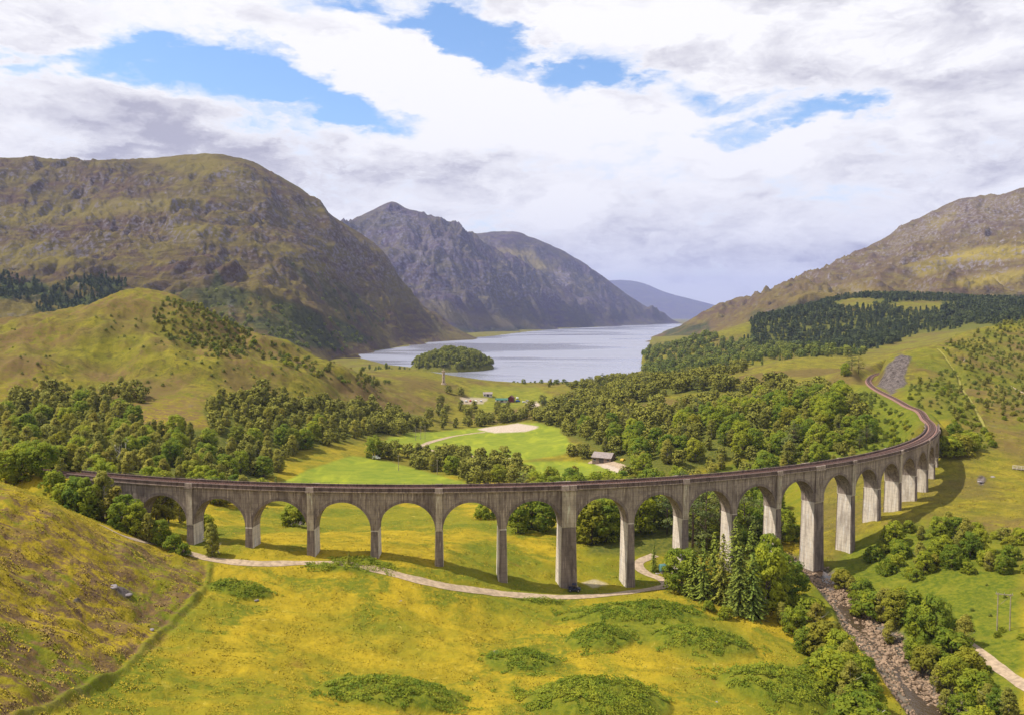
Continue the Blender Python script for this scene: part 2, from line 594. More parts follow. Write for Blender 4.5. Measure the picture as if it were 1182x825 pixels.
def mat_mountain(name, cols, sc=1.0, wood=None):
    """moor grass, heather and bare rock by steepness and noise; attributes: rock, wood, pale patches painted as sunlit"""
    m, w, b = new_mat(name)
    P = w.n('ShaderNodeNewGeometry').outputs['Position']
    z1 = w.n('ShaderNodeSeparateColor')
    w.put(z1.inputs[0], attr(w, 'zone_a', 'Color'))
    rock, woodm, pale = z1.outputs
    n1 = w.noise(w.mapping(P, (1, 1, 2.4)), 0.0045 * sc, 7, 0.62, 0.4)
    n2 = w.noise(w.mapping(P, (1, 1, 3.0)), 0.02 * sc, 6, 0.65, 0.5)
    n3 = w.noise(P, 0.09 * sc, 4, 0.65)
    c = w.mix(w.ramp(n1, 0.36, 0.62), cols[0], cols[1])
    c = w.mix(w.ramp(n2, 0.42, 0.66, 0, 0.85), c, cols[2])
    c = w.mix(w.ramp(n3, 0.50, 0.72, 0, 0.5), c, tuple(v * 0.55 for v in cols[1]))
    c = w.mix(pale, c, w.mix(w.ramp(n2, 0.4, 0.65), cols[4], tuple(v * 0.75 for v in cols[4])))
    rk = w.math('MULTIPLY', w.math('ADD', rock, w.ramp(n2, 0.55, 0.7, 0, 0.35)), w.ramp(n3, 0.46, 0.62))
    c = w.mix(w.math('MINIMUM', rk, 1.0), c, cols[3])
    wc = w.mix(w.ramp(n3, 0.38, 0.62), (0.022, 0.034, 0.012), (0.062, 0.075, 0.02))
    c = w.mix(woodm, c, wc)
    w.put(b.inputs['Base Color'], c)
    b.inputs['Roughness'].default_value = 1.0
    b.inputs['Specular IOR Level'].default_value = 0.05
    bp = w.n('ShaderNodeBump')
    bp.inputs['Strength'].default_value = 0.8
    bp.inputs['Distance'].default_value = 9.0 / sc
    w.put(bp.inputs['Height'], w.math('ADD', n2, w.math('MULTIPLY', n3, 0.5)))
    w.put(b.inputs['Normal'], bp.outputs[0])
    return m


def mat_leaf(name, a, bcol, trans=0.45, per_obj=0.5):
    """foliage; colour varies from tree to tree and from leaf clump to leaf clump"""
    m, w, b = new_mat(name)
    rnd = w.n('ShaderNodeObjectInfo').outputs['Random']
    tint = attr(w, 'tint')
    f = w.math('ADD', w.math('MULTIPLY', rnd, per_obj), w.math('MULTIPLY', tint, 1 - per_obj))
    col = w.mix(w.ramp(f, 0.15, 0.85, 0, 1, False), a, bcol)
    col = w.mix(w.ramp(w.math('FRACT', w.math('MULTIPLY', rnd, 7.31)), 0.86, 0.97, 0, 0.6), col, (0.28, 0.225, 0.030))
    w.put(b.inputs['Base Color'], col)
    b.inputs['Roughness'].default_value = 0.75
    b.inputs['Specular IOR Level'].default_value = 0.12
    tr = w.n('ShaderNodeBsdfTranslucent')
    w.put(tr.inputs[0], w.mul(col, 1.3))
    mx = w.n('ShaderNodeMixShader')
    mx.inputs[0].default_value = trans
    w.put(mx.inputs[1], b.outputs[0])
    w.put(mx.inputs[2], tr.outputs[0])
    w.put([n for n in m.node_tree.nodes if n.type == 'OUTPUT_MATERIAL'][0].inputs[0], mx.outputs[0])
    return m


def mat_concrete(name, base, dark, streak=1.0):
    """old mass concrete: shutter-board lines, pale lime runs and dark weather streaks that run down"""
    m, w, b = new_mat(name)
    P = w.n('ShaderNodeNewGeometry').outputs['Position']
    run = w.noise(w.mapping(P, (1.5, 1.5, 0.11)), 1.0, 6, 0.65, 0.2)
    run2 = w.noise(w.mapping(P, (3.2, 3.2, 0.22), (5, 2, 1)), 1.0, 5, 0.6, 0.2)
    blot = w.noise(P, 0.33, 6, 0.65, 0.4)
    fine = w.noise(P, 4.0, 4, 0.6)
    sep = w.n('ShaderNodeSeparateXYZ')
    w.put(sep.inputs[0], P)
    lift = w.math('FRACT', w.math('MULTIPLY', sep.outputs[2], 1 / 1.25))
    line = w.ramp(w.math('ABSOLUTE', w.math('SUBTRACT', lift, 0.5)), 0.44, 0.49)
    c = w.mix(w.ramp(run, 0.44, 0.66), base, dark)
    c = w.mix(w.ramp(blot, 0.50, 0.68, 0, 0.55), c, tuple(v * 0.8 for v in dark))
    c = w.mix(w.ramp(run2, 0.56, 0.66, 0, 0.85 * streak), c, tuple(min(0.66, v * 1.7) for v in base))
    c = w.mix(w.ramp(run2, 0.40, 0.30, 0, 0.6), c, tuple(v * 0.5 for v in dark))
    stain = w.noise(w.mapping(P, (1, 1, 0.5), (3, 8, 2)), 0.12, 5, 0.6, 0.6)
    c = w.mix(w.ramp(stain, 0.50, 0.66, 0, 0.55), c, tuple(v * 0.62 for v in dark))
    c = w.mix(w.math('MULTIPLY', line, 0.35), c, tuple(v * 0.6 for v in dark))
    c = w.mix(w.ramp(fine, 0.5, 0.75, 0, 0.3), c, tuple(v * 0.7 for v in dark))
    w.put(b.inputs['Base Color'], c)
    b.inputs['Roughness'].default_value = 0.95
    bp = w.n('ShaderNodeBump')
    bp.inputs['Strength'].default_value = 0.5
    bp.inputs['Distance'].default_value = 0.12
    w.put(bp.inputs['Height'], w.math('ADD', fine, w.math('ADD', run, w.math('MULTIPLY', line, -0.6))))
    w.put(b.inputs['Normal'], bp.outputs[0])
    return m


def mat_water(name, col, rough, scale, strength, stretch=(1, 1, 1)):
    m, w, b = new_mat(name)
    P = w.n('ShaderNodeNewGeometry').outputs['Position']
    n = w.noise(w.mapping(P, stretch), scale, 6, 0.6, 0.3)
    big = w.noise(w.mapping(P, (0.6, 1.0, 1)), 0.0022, 4, 0.5, 0.8)
    b.inputs['Base Color'].default_value = (*col, 1)
    w.put(b.inputs['Roughness'], w.ramp(big, 0.42, 0.58, rough * 0.55, rough * 1.4))
    b.inputs['IOR'].default_value = 1.33
    b.inputs['Specular IOR Level'].default_value = 0.8
    bp = w.n('ShaderNodeBump')
    bp.inputs['Strength'].default_value = strength
    bp.inputs['Distance'].default_value = 0.3
    w.put(bp.inputs['Height'], n)
    w.put(b.inputs['Normal'], bp.outputs[0])
    return m


M_GROUND = mat_ground()
M_CONC_SUNLIT = mat_concrete('viaduct_concrete_sunlit', (0.64, 0.56, 0.46), (0.40, 0.335, 0.275))  # paler copy: sunlight on the pier sides put into the colour
M_CONC_WALL_SHADED = mat_concrete('spandrel_concrete_shaded', (0.30, 0.245, 0.20), (0.150, 0.112, 0.095), 1.0)  # darker copy: shade on the wall faces put into the colour
M_CONC_SHADED = mat_concrete('viaduct_concrete_weathered_shaded', (0.22, 0.175, 0.15), (0.115, 0.088, 0.078), 0.9)  # darkest copy: weathering, with shade on the plinth fronts painted in
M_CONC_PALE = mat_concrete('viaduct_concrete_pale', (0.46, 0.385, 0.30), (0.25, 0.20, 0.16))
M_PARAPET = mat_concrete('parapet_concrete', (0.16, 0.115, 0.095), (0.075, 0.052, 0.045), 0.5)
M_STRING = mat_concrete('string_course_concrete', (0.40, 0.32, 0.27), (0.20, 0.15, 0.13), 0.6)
M_BARK = plain('bark', (0.12, 0.09, 0.065), 0.95, 0.4, 2.0)
M_BARK_PALE = plain('birch_bark', (0.30, 0.27, 0.23), 0.9, 0.4, 3.0)
M_TRACE = plain('worn_grass', (0.26, 0.235, 0.05), 1.0, 0.25, 0.8)
M_PATH = plain('path_gravel', (0.36, 0.27, 0.18), 1.0, 0.25, 0.8)
# ------------------------------------------------------------------ the viaduct's line (a circle of 12 chains) and the track beyond it
VC = np.array([-37.289, 463.311])            # centre of the curve
VR = 246.0                                   # radius of the outer face
VPH = 0.21624
V_HALF = 2.75
PITCH_V, EXTRA = 17.07, 2.2
KING = (6, 11)


def vz(s):
    return HC - 46.787 - 0.00792 * s         # level of the string course


def vmap(s, rho, z):
    """along the line, outwards from the centre line, up -> world"""
    a = VPH + np.asarray(s, float) / VR
    r = VR - V_HALF + np.asarray(rho, float)
    return np.stack(np.broadcast_arrays(VC[0] + r * np.sin(a), VC[1] - r * np.cos(a), np.asarray(z, float)), -1)


def pier_s(i):
    s = (i - 6) * PITCH_V
    s += EXTRA / 2 if i > 6 else (-EXTRA / 2 if i < 6 else 0)
    s += EXTRA if i > 11 else (EXTRA / 2 if i == 11 else 0)
    return s


I0, I1 = -1, 19
S_BEG, S_END = pier_s(I0) - 24.0, pier_s(I1) + 7.0
_arc = np.array([vmap(s, 0, vz(s)) for s in np.arange(S_BEG - 60, S_END + 24, 2.0)])
_ext = []
for px, py in ((1062, 475), (1048, 469), (1035, 461.5), (1014, 451), (1004, 443.6), (1003, 437.8), (1011, 432.2)):
    r = pix_ray(px, py)
    zt = 46.6
    _ext.append(pix_at(px, py, r[1] * (zt - HC) / r[2]))
_ext.append(_ext[-1] + (_ext[-1] - _ext[-2]) * 1.2 + np.array([15, 0, 0]))
_ext.append(_ext[-1] + np.array([70, 60, 0]))
TRACK = np.vstack([_arc, catmull(np.vstack([_arc[-3], _arc[-1], _ext]), 8)[9:]])
TRACK = resample(TRACK, 2.0)

# ------------------------------------------------------------------ ground surface
G_VIS = [
    (591, 825, 145), (591, 760, 175), (591, 720, 198), (650, 690, 215), (400, 825, 138), (400, 760, 165), (400, 700, 190), (400, 660, 209),
    (250, 825, 128), (250, 740, 160), (250, 690, 182), (245, 643, 213),
    (0, 825, 105), (0, 700, 135), (0, 620, 160), (0, 566, 178), (100, 606, 186), (60, 585, 181), (170, 636, 198), (100, 700, 155), (100, 800, 125), (180, 720, 163), (215, 660, 200),
    (215, 626, 224), (286, 629, 221), (358, 640, 219), (434, 643, 218), (507, 653, 218), (580, 671, 220), (655, 679, 223), (728, 676, 228), (795, 668, 234),
    (850, 660, 240), (900, 655, 247), (945, 652, 257), (987, 633, 268), (1010, 600, 278), (1036, 589, 290), (1053, 578, 303), (1070, 566, 316), (1081, 550, 330), (1090, 536, 345),
    (800, 825, 150), (800, 760, 178), (760, 700, 206), (860, 715, 205), (990, 700, 222), (1050, 780, 178), (1090, 825, 160),
    (1182, 825, 150), (1182, 740, 185), (1182, 690, 206), (1100, 650, 236), (1182, 620, 252), (1100, 600, 272), (1182, 560, 315), (1182, 500, 430), (1100, 520, 360),
    (1182, 450, 570), (1182, 405, 720), (1182, 372, 900), (1130, 480, 460), (1130, 430, 600), (1100, 455, 510),
    (1040, 412, 620), (1062, 404, 660), (1085, 400, 690), (1110, 385, 790), (1060, 450, 500),
    (430, 558, 400), (430, 528, 470), (350, 550, 410), (540, 556, 400), (590, 515, 540), (590, 495, 620), (500, 510, 560), (600, 465, 840), (512, 443, 1100), (620, 443, 1140), (690, 443, 1130),
    (640, 500, 590), (690, 535, 460), (600, 530, 480),
    (400, 600, 300), (300, 600, 280), (500, 600, 300), (600, 615, 268), (560, 590, 320), (700, 642, 250), (750, 605, 285), (200, 595, 270), (800, 600, 290),
    (320, 556, 395), (330, 522, 450), (200, 548, 330), (100, 540, 320), (0, 540, 310), (0, 482, 450), (200, 500, 430), (300, 490, 480), (400, 490, 560), (470, 492, 640),
    (150, 348, 700), (120, 352, 690), (200, 360, 680), (100, 370, 640), (0, 388, 600), (0, 440, 520), (100, 430, 560), (200, 430, 560), (250, 450, 540), (300, 402, 660), (250, 385, 670), (350, 413, 690), (400, 430, 750), (450, 450, 790),
    (500, 470, 780), (545, 470, 800), (470, 442, 830), (430, 428, 1000),
    (900, 500, 430), (950, 530, 370), (850, 505, 430), (1000, 500, 410), (980, 455, 560), (920, 413, 800), (860, 428, 800), (800, 440, 740), (720, 455, 720), (740, 500, 500), (760, 540, 400), (700, 500, 520), (650, 475, 700), (880, 460, 600), (960, 425, 720), (700, 445, 900),
    (745, 424, 1470), (800, 420, 1300), (860, 415, 1250), (900, 400, 1500), (820, 398, 1900), (770, 396, 2400), (765, 388, 3000),
    (880, 372, 1600), (930, 358, 1750), (985, 344, 1900), (1060, 344, 1900), (1100, 346, 1900), (1182, 350, 1900), (990, 385, 1500), (1060, 375, 1500), (1130, 365, 1500), (870, 398, 1450), (1000, 405, 1150), (930, 405, 1150),
]
G_HID = [
    (0, 200, 54), (100, 205, 44), (0, 228, 46), (60, 232, 43), (30, 245, 46), (-60, 240, 47), (120, 228, 39), (-150, 180, 62), (-200, 120, 60), (-300, 240, 60), (-300, 500, 60), (-400, 160, 72), (0, 60, 45), (400, 70, 36), (800, 80, 28), (1182, 90, 28), (1400, 150, 27), (1500, 300, 45), (1500, 600, 80),
    (150, 800, 80), (150, 950, 45), (0, 750, 74), (0, 950, 55), (250, 800, 70), (250, 950, 35), (300, 900, 40), (350, 850, 38), (400, 1000, 15), (150, 1200, 40), (0, 1250, 50), (300, 1300, 12), (400, 1500, 2), (-200, 700, 90), (-200, 1200, 70),
    (985, 2300, 90), (1100, 2300, 90), (1182, 2300, 95), (880, 2000, 60), (1062, 800, 58), (1085, 850, 66), (1000, 700, 50), (920, 950, 42), (860, 1000, 32), (1182, 1100, 90), (1300, 1000, 110), (1300, 1900, 130), (1500, 2000, 140), (1060, 1000, 55),
    (500, 1400, 3), (600, 1400, -5), (700, 1350, -4), (600, 2500, -8), (700, 3500, -8), (500, 2500, -6), (600, 5000, -8), (720, 6000, -8), (740, 7500, -8), (0, 2000, 30), (300, 2000, 0), (0, 5000, 20), (400, 5000, 0), (900, 3000, 30), (1182, 4000, 50), (900, 6000, 20),
    (0, 14000, 10), (600, 14000, 5), (1182, 14000, 10), (-200, 29000, 10), (600, 29000, 5), (1400, 29000, 10), (-300, 3000, 60), (1500, 5000, 80),
    (900, 247, 18.5), (945, 247, 17.2), (930, 300, 16.5), (900, 340, 16), (850, 380, 16),
]
G_BASE = ctrl(G_VIS, G_HID)

# loch shore (photograph pixels of points at water level) in (x/y, ln y)
LOCH_PX = [(396, 409.5), (420, 414), (445, 420.5), (478, 424), (484, 431), (478, 436), (500, 441.5), (560, 442.5), (640, 441.5), (690, 440), (722, 433), (747, 427), (741, 419), (747, 405), (752, 396), (758, 388),
           (768, 381.5), (784, 376.6), (800, 374.2), (760, 373.6), (735, 374.6), (715, 376.2), (680, 378), (640, 380), (600, 384), (570, 388), (530, 391), (500, 394.5), (470, 399.5), (432, 405)]


def _plane0(px, py):
    r = pix_ray(px, py)
    return pix_at(px, py, r[1] * (0 - HC) / r[2])


_lw = np.array([_plane0(a, b) for a, b in LOCH_PX])
LOCH_UW = np.c_[_lw[:, 0] / _lw[:, 1], np.log(_lw[:, 1])]
ISLE = np.array([(522 - CX) / F_PX * 1500.0, 1500.0])


def base_z(x, y):
    u, w = x / y, np.log(y)
    z = G_BASE(u, w)
    sd = poly_sd(u, w, LOCH_UW)
    land = np.clip(-sd, 0, None)
    z = np.where(sd > 0, -0.4 - np.minimum(8, sd * 500), np.where(y > 700, np.maximum(z, np.minimum(4.0, 0.15 + land * 120)), z))
    r2 = ((x - ISLE[0]) / 76.0) ** 2 + ((y - ISLE[1]) / 112.0) ** 2
    isle = 30.0 * np.clip(1 - r2, 0, 1) ** 0.75 * (1 + 0.16 * perlin(x / 40, y / 40, 77)) - np.where(r2 < 1, 0, 2)
    z = np.where(r2 < 1.02, np.maximum(z, isle), z)
    # the yellow flat that ties the wooded knoll to the shore
    return z


def px_hit(px, py, y0=90.0, y1=1600.0, fn=None):
    """where the ray of a pixel meets the ground"""
    fn = fn or base_z
    Y = np.exp(np.linspace(log(y0), log(y1), 900))
    P = pix_at(np.full(Y.shape, px), np.full(Y.shape, py), Y)
    g = fn(P[:, 0], P[:, 1])
    below = P[:, 2] < g
    k = int(np.argmax(below)) if below.any() else len(Y) - 1
    k = max(k, 1)
    a, b = P[k - 1, 2] - g[k - 1], P[k, 2] - g[k]
    t = a / (a - b) if abs(a - b) > 1e-9 else 0
    q = P[k - 1] + (P[k] - P[k - 1]) * np.clip(t, 0, 1)
    q[2] = fn(q[:1], q[1:2])[0]
    return q


def px_line(pts, n=6, step=1.5, **k):
    P = np.array([px_hit(*p, **k) for p in pts])
    return resample(catmull(P[:, :2], n), step)


# tracks, river, old turf dyke: laid out on the ground
PATHS = {
    'farm': px_line([(118, 606), (140, 617), (170, 625), (205, 634), (245, 645), (300, 650), (360, 649), (400, 651), (445, 659), (475, 667), (515, 676), (560, 682), (610, 687), (650, 688.5), (700, 686), (740, 681), (768, 675.5), (764, 668), (748, 662), (738, 655), (738, 648), (748, 643), (756, 640)]),
    'burn_side': px_line([(1200, 800), (1176, 786), (1150, 768), (1130, 752), (1108, 738)]),
    'loop': px_line([(560, 498.5), (545, 500), (522, 503.5), (500, 509), (489, 514), (494, 518.5), (515, 522), (540, 525.5), (565, 528), (590, 529)], y1=900),
    'barn_drive': px_line([(680, 533), (700, 533), (712, 536), (720, 540)], y1=700),
    'hill': px_line([(1080, 402), (1095, 418), (1105, 433), (1110, 447), (1122, 465), (1133, 485), (1137, 497)], y1=1200),
    'scar': px_line([(1090, 402), (1100, 408), (1113, 413), (1112, 419)], y1=1200),
    'scar2': px_line([(1160, 441), (1170, 447), (1190, 457)], y1=1200),
}
PATH_W = {'farm': 1.55, 'burn_side': 1.4, 'loop': 2.2, 'barn_drive': 2.4, 'hill': 0.75, 'scar': 0.7, 'scar2': 0.9}
RIVER = px_line([(905, 640), (935, 652), (958, 668), (980, 690), (1000, 716), (1022, 744), (1046, 772), (1068, 800), (1092, 830), (1120, 870)], step=2.0)
DYKE = px_line([(243, 648), (240, 668), (232, 684), (212, 703), (190, 725), (168, 745), (146, 768), (120, 785), (85, 800), (50, 815), (20, 828)], step=1.5)
MOUNDS = [  # px, py (middle of the mound), half width m, half depth m, height m, what it looks like
    (692, 739, 7.6, 6.5, 1.9), (690, 811, 13.5, 9.0, 2.4), (455, 803, 13.0, 7.0, 1.7), (276, 684, 7.6, 5.0, 1.7), (812, 741, 12.0, 6.5, 1.5),
    (603, 764, 8.0, 6.0, 1.3), (405, 653, 11.0, 4.5, 1.6), (905, 800, 13.0, 9.0, 2.8), (735, 706, 18.0, 6.0, 1.2), (620, 692, 7.0, 2.6, 1.1), (885, 690, 9.0, 8.0, 0.8)]
MOUND_W = [px_hit(a, b) for a, b, *_ in MOUNDS]


KNOBS = [px_hit(a, b, 430, 1000) for a, b in ((160, 352), (95, 386), (132, 396), (55, 420), (225, 376), (315, 398), (395, 436), (20, 395), (250, 428), (180, 415), (345, 440))]
KNOB_RH = [(48, 9), (34, 8), (28, 6), (36, 6), (40, 9), (38, 8), (34, 7), (40, 7), (34, 5), (30, 5), (30, 5)]


CLEARINGS = [[(150, 468), (185, 462), (235, 470), (240, 492), (200, 500), (160, 490)],
             [(840, 442), (880, 412), (930, 407), (990, 418), (965, 432), (900, 441), (862, 450)],
             [(722, 471), (770, 456), (830, 452), (872, 456), (862, 464), (800, 469), (742, 477)]]


def track_level(x, y):
    d, z = line_dist(x, y, TRACK[:, :2], TRACK[:, 2])
    s = (np.arctan2(x - VC[0], -(y - VC[1])) - VPH) * VR
    r = np.hypot(x - VC[0], y - VC[1])
    on_via = (s > S_BEG + 6) & (s < S_END - 5) & (np.abs(r - VR) < 30) & (y < 400)
    return np.where(on_via, 1e3, d), z


def ground_fields(x, y, detail=True):
    """height and zone masks"""
    z0 = base_z(x, y)
    px, py = proj(np.stack([x, y, z0], -1))
    wob = 6 * fbm(x, y, 30, 3, 5)
    qx, qy = px + wob * 1.5, py + wob * 0.5 * np.clip(220.0 / y, .1, 1)

    def zone(poly, soft=5.0):
        return smooth(-soft, soft, poly_sd(qx, qy, poly))

    Z = {}
    near = y < 1100
    f1 = zone([(318, 560), (345, 546), (385, 531), (410, 526), (445, 531), (480, 541), (545, 559), (545, 572), (470, 574), (420, 572), (318, 570)], 1.5) * (y > 330) * (y < 520)
    f2 = zone([(428, 512), (470, 500), (520, 496), (560, 493), (620, 487), (645, 494), (662, 512), (648, 524), (610, 530), (580, 531), (540, 527), (500, 521), (470, 520)], 2.0) * (y > 430) * (y < 760)
    f3 = zone([(600, 532), (650, 532), (690, 534), (722, 538), (726, 556), (600, 556)], 2.0) * (y > 380) * (y < 560)
    f4 = zone([(545, 446), (620, 446), (640, 462), (560, 476), (540, 462)], 4) * (y > 700) * (y < 1150) * 0.45
    lush = np.clip(np.maximum.reduce([f1, f2, f3, f4]), 0, 1)
    pad = zone([(552, 495), (572, 491), (600, 488.5), (624, 492), (606, 498), (566, 499)], 0.8) * (y > 430)
    pad2 = zone([(607, 463.5), (619, 463.5), (620, 471), (607, 471)], 1) * (y > 600)
    pad3 = zone([(528, 458), (560, 459), (562, 466), (530, 466)], 1) * (y > 600) * 0.7
    pad4 = zone([(684, 531), (700, 529), (724, 541), (716, 547), (684, 534.5)], .8) * (y > 330) * (y < 560)
    pad5 = zone([(668, 670), (684, 667), (700, 673), (682, 677)], 1.0) * (y > 200) * (y < 280) * 0.6
    heath = np.clip(zone([(-400, 560), (0, 560), (70, 592), (140, 622), (215, 640), (240, 655), (232, 690), (190, 735), (110, 800), (0, 840), (-400, 900)], 8) * (y < 225), 0, 1)
    heath = np.maximum(heath, 0.75 * zone([(0, 425), (60, 430), (65, 455), (150, 445), (240, 455), (250, 492), (170, 490), (60, 470), (0, 470)], 8) * (y > 300) * (y < 800))
    heath = np.maximum(heath, 0.55 * zone([(1050, 440), (1182, 380), (1300, 400), (1300, 520), (1182, 520), (1120, 510)], 10) * (y > 340) * (y < 900))
    heath = np.maximum(heath, 0.8 * zone([(400, 445), (440, 450), (500, 470), (470, 480), (420, 470), (370, 470)], 8) * (y > 400) * (y < 1000))
    heath = np.maximum(heath, 0.7 * zone([(1010, 600), (1182, 600), (1182, 640), (1040, 620)], 6) * (y > 230) * (y < 330))
    heath = np.maximum(heath, 0.9 * zone([(165, 352), (230, 352), (290, 385), (320, 402), (270, 412), (215, 400)], 6) * (y > 500) * (y < 900))
    heath = np.maximum(heath, zone([(150, 468), (185, 462), (235, 470), (240, 492), (200, 500), (160, 490)], 6) * (y > 380) * (y < 640))
    heath = np.maximum(heath, 0.85 * zone([(-200, 365), (0, 365), (150, 345), (330, 390), (510, 470), (480, 485), (300, 455), (0, 460), (-200, 460)], 14) * (y > 420) * (y < 900) * smooth(-.12, .22, fbm(x, y, 45, 4, 43)))
    green = zone([(880, 470), (1000, 445), (1060, 462), (1085, 490), (1080, 505), (1010, 530), (900, 560), (800, 570)], 10) * (y > 330) * (y < 700)
    green = np.maximum(green, 0.8 * zone([(1020, 425), (1060, 400), (1095, 410), (1130, 480), (1150, 520), (1090, 520), (1040, 460)], 10) * (y > 330) * (y < 800) * smooth(-.45, .15, fbm(x, y, 40, 4, 44)))
    green = np.maximum(green, zone([(930, 690), (990, 620), (1060, 600), (1182, 620), (1182, 825), (1100, 825), (1040, 770)], 14) * (y < 330))
    green = np.maximum(green, 0.8 * zone([(680, 710), (770, 690), (850, 720), (880, 760), (830, 765), (740, 745)], 12) * (y < 330))
    green = np.maximum(green, 0.3 * zone([(0, 370), (150, 345), (330, 390), (470, 440), (500, 470), (400, 440), (200, 440), (0, 420)], 12) * (y > 420) * (y < 900) * smooth(-.25, .25, fbm(x, y, 60, 4, 41)))
    green = np.maximum(green, 0.3 * (y > 900) * (py < 440))
    green = np.maximum(green, 0.7 * zone([(1060, 405), (1182, 362), (1300, 360), (1300, 500), (1182, 505), (1100, 470)], 12) * (y > 340) * (y < 950) * smooth(-.3, .25, fbm(x, y, 35, 4, 48)))
    wood = zone([(0, 470), (60, 455), (150, 470), (240, 470), (300, 455), (350, 470), (420, 470), (490, 482), (480, 500), (420, 505), (380, 512), (330, 525), (310, 556), (240, 558), (0, 548)], 6) * (y > 260) * (y < 700)
    wood = np.maximum(wood, zone([(620, 470), (660, 450), (740, 440), (800, 435), (870, 455), (900, 470), (860, 530), (760, 552), (720, 545), (700, 525), (650, 500), (625, 490)], 6) * (y > 330) * (y < 1000))
    wood = np.maximum(wood, zone([(670, 560), (740, 560), (850, 560), (850, 640), (760, 640), (680, 640)], 5) * (y > 235) * (y < 400))
    wood = np.maximum(wood, 0.9 * zone([(862, 396), (870, 366), (930, 352), (1000, 340), (1100, 342), (1300, 345), (1300, 372), (1060, 385), (1000, 404), (930, 402)], 3) * (y > 1150) * (y < 2600))
    glade = np.maximum(zone([(962, 354), (975, 344), (1000, 343), (1018, 353), (990, 360)], 1.5), zone([(1025, 353), (1050, 346), (1085, 347), (1100, 356), (1060, 360)], 1.5)) * (y > 1300) * (y < 2300)
    for c in CLEARINGS[1:]:
        wood = wood * (1 - zone(c, 3) * (y > 380))
    wood = wood * (1 - zone([(150, 468), (185, 462), (235, 470), (240, 492), (200, 500), (160, 490)], 4) * (y > 380) * (y < 640))
    wood = wood * (1 - glade) * (1 - lush)
    wood = np.maximum(wood, 0.8 * (((x - ISLE[0]) / 76) ** 2 + ((y - ISLE[1]) / 112) ** 2 < 1))
    rock = zone([(1008, 440), (1018, 428), (1040, 409), (1052, 413), (1047, 432), (1040, 446), (1028, 452), (1016, 448)], 1.5) * (y > 480) * (y < 700)
    rock = np.maximum(rock, 0.8 * smooth(.50, .62, fbm(x, y, 14, 3, 91)) * heath)
    for a, b, rx, ry in ((140, 683, 10, 5), (1132, 554, 5, 5), (1060, 480, 3, 2), (345, 605, 9, 1.6), (90, 695, 5, 2)):
        rock = np.maximum(rock, smooth(1.4, .6, np.hypot((qx - a) / rx, (qy - b) / ry)) * near)
    bare = np.maximum.reduce([pad, pad2, pad3, pad4, pad5])
    # relief
    z = z0.copy()
    flat = np.maximum(lush, bare)
    dp_all = np.full(np.shape(x), 1e3)
    for k, L in PATHS.items():
        dp, _ = line_dist(x, y, L)
        dp_all = np.minimum(dp_all, dp / PATH_W[k])
    dr, _ = line_dist(x, y, RIVER)
    dt, zt = track_level(x, y)
    rough = (1 - 0.95 * flat) * smooth(1.0, 2.6, dp_all)
    hill = smooth(10, 60, z0) * smooth(300, 420, y)
    knoll = zone([(0, 360), (150, 340), (330, 390), (510, 470), (470, 480), (300, 450), (100, 450), (-100, 460)], 18) * (y > 420) * (y < 1000)
    z += rough * (y < 1000) * (0.55 * fbm(x, y, 17, 3, 3) + (0.5 + 1.2 * heath * (y < 230)) * 0.8 * fbm(x, y, 8, 2, 11))
    z += knoll * (10.5 * fbm(x, y, 80, 4, 21) + 4.5 * fbm(x, y, 34, 4, 25, ridged=True))
    for (cx, cy, _), (rad, hh) in zip(KNOBS, KNOB_RH):
        q = ((x - cx) ** 2 + ((y - cy) * 0.8) ** 2) / rad ** 2 * (1 + 0.35 * fbm(x, y, 25, 2, 47))
        z += hh * np.clip(1 - q, 0, 1) ** 1.5
    rh = zone([(1040, 400), (1182, 360), (1300, 360), (1300, 560), (1120, 520), (1050, 450)], 14) * (y > 330) * (y < 1000)
    z += rh * (4.5 * fbm(x, y, 60, 4, 23) + 1.8 * fbm(x, y, 22, 3, 27, ridged=True)) * smooth(5, 25, dt)
    z += (y > 1000) * smooth(2, 20, z0) * 5 * fbm(x, y, 160, 4, 29)
    if detail:
        tus = (0.42 * fbm(x, y * 0.8, 4.2, 3, 31) + 0.14 * fbm(x, y, 1.5, 2, 33)) * smooth(460, 200, y)
        z += rough * tus * (1 + 0.5 * heath)
    z += rock * (y < 700) * 1.2 * fbm(x, y, 4, 3, 51, ridged=True) * smooth(3, 8, dt)
    for (a, b, rx, ry, h), c in zip(MOUNDS, MOUND_W):
        q = ((x - c[0]) / rx) ** 2 + ((y - c[1]) / ry) ** 2
        green = np.maximum(green, smooth(1.35, .8, q) * (1 - .5 * flat))
        z += 1.35 * h * np.clip(1.12 - q, 0, 1) ** 0.8 * (1 + 0.22 * fbm(x, y, 3.2, 2, 67)) * smooth(1.2, 3.0, dp_all)
    # turf dyke
    dd, _ = line_dist(x, y, DYKE)
    z += 0.42 * np.exp(-(dd / 0.5) ** 2) - 0.26 * np.exp(-((dd - 1.3) / 0.55) ** 2)
    green = np.maximum(green, 0.6 * smooth(1.2, .4, dd))
    # river bed
    wr = 5.5 + 1.3 * fbm(x, y, 22, 2, 61)
    z = np.where(dr < 16, np.minimum(z, z0 - 1.9 + 2.4 * smooth(wr * 0.75, wr * 1.5, dr)) * smooth(16, 9, dr) + z * smooth(9, 16, dr), z)
    bed = smooth(wr * 1.25, wr * 0.9, dr) * (y < 285)
    z += bed * 0.45 * fbm(x, y, 2.2, 3, 63)
    # paths sit level in the ground
    z = np.where(dp_all < 2.2, (z0 - 0.08) * smooth(2.2, 1.15, dp_all) + z * smooth(1.15, 2.2, dp_all), z)
    # the railway's bench, cutting and bank
    zt2 = zt - 0.35
    k = smooth(13, 3.6, dt)
    z = np.where(dt < 13, zt2 * k + z * (1 - k), z)
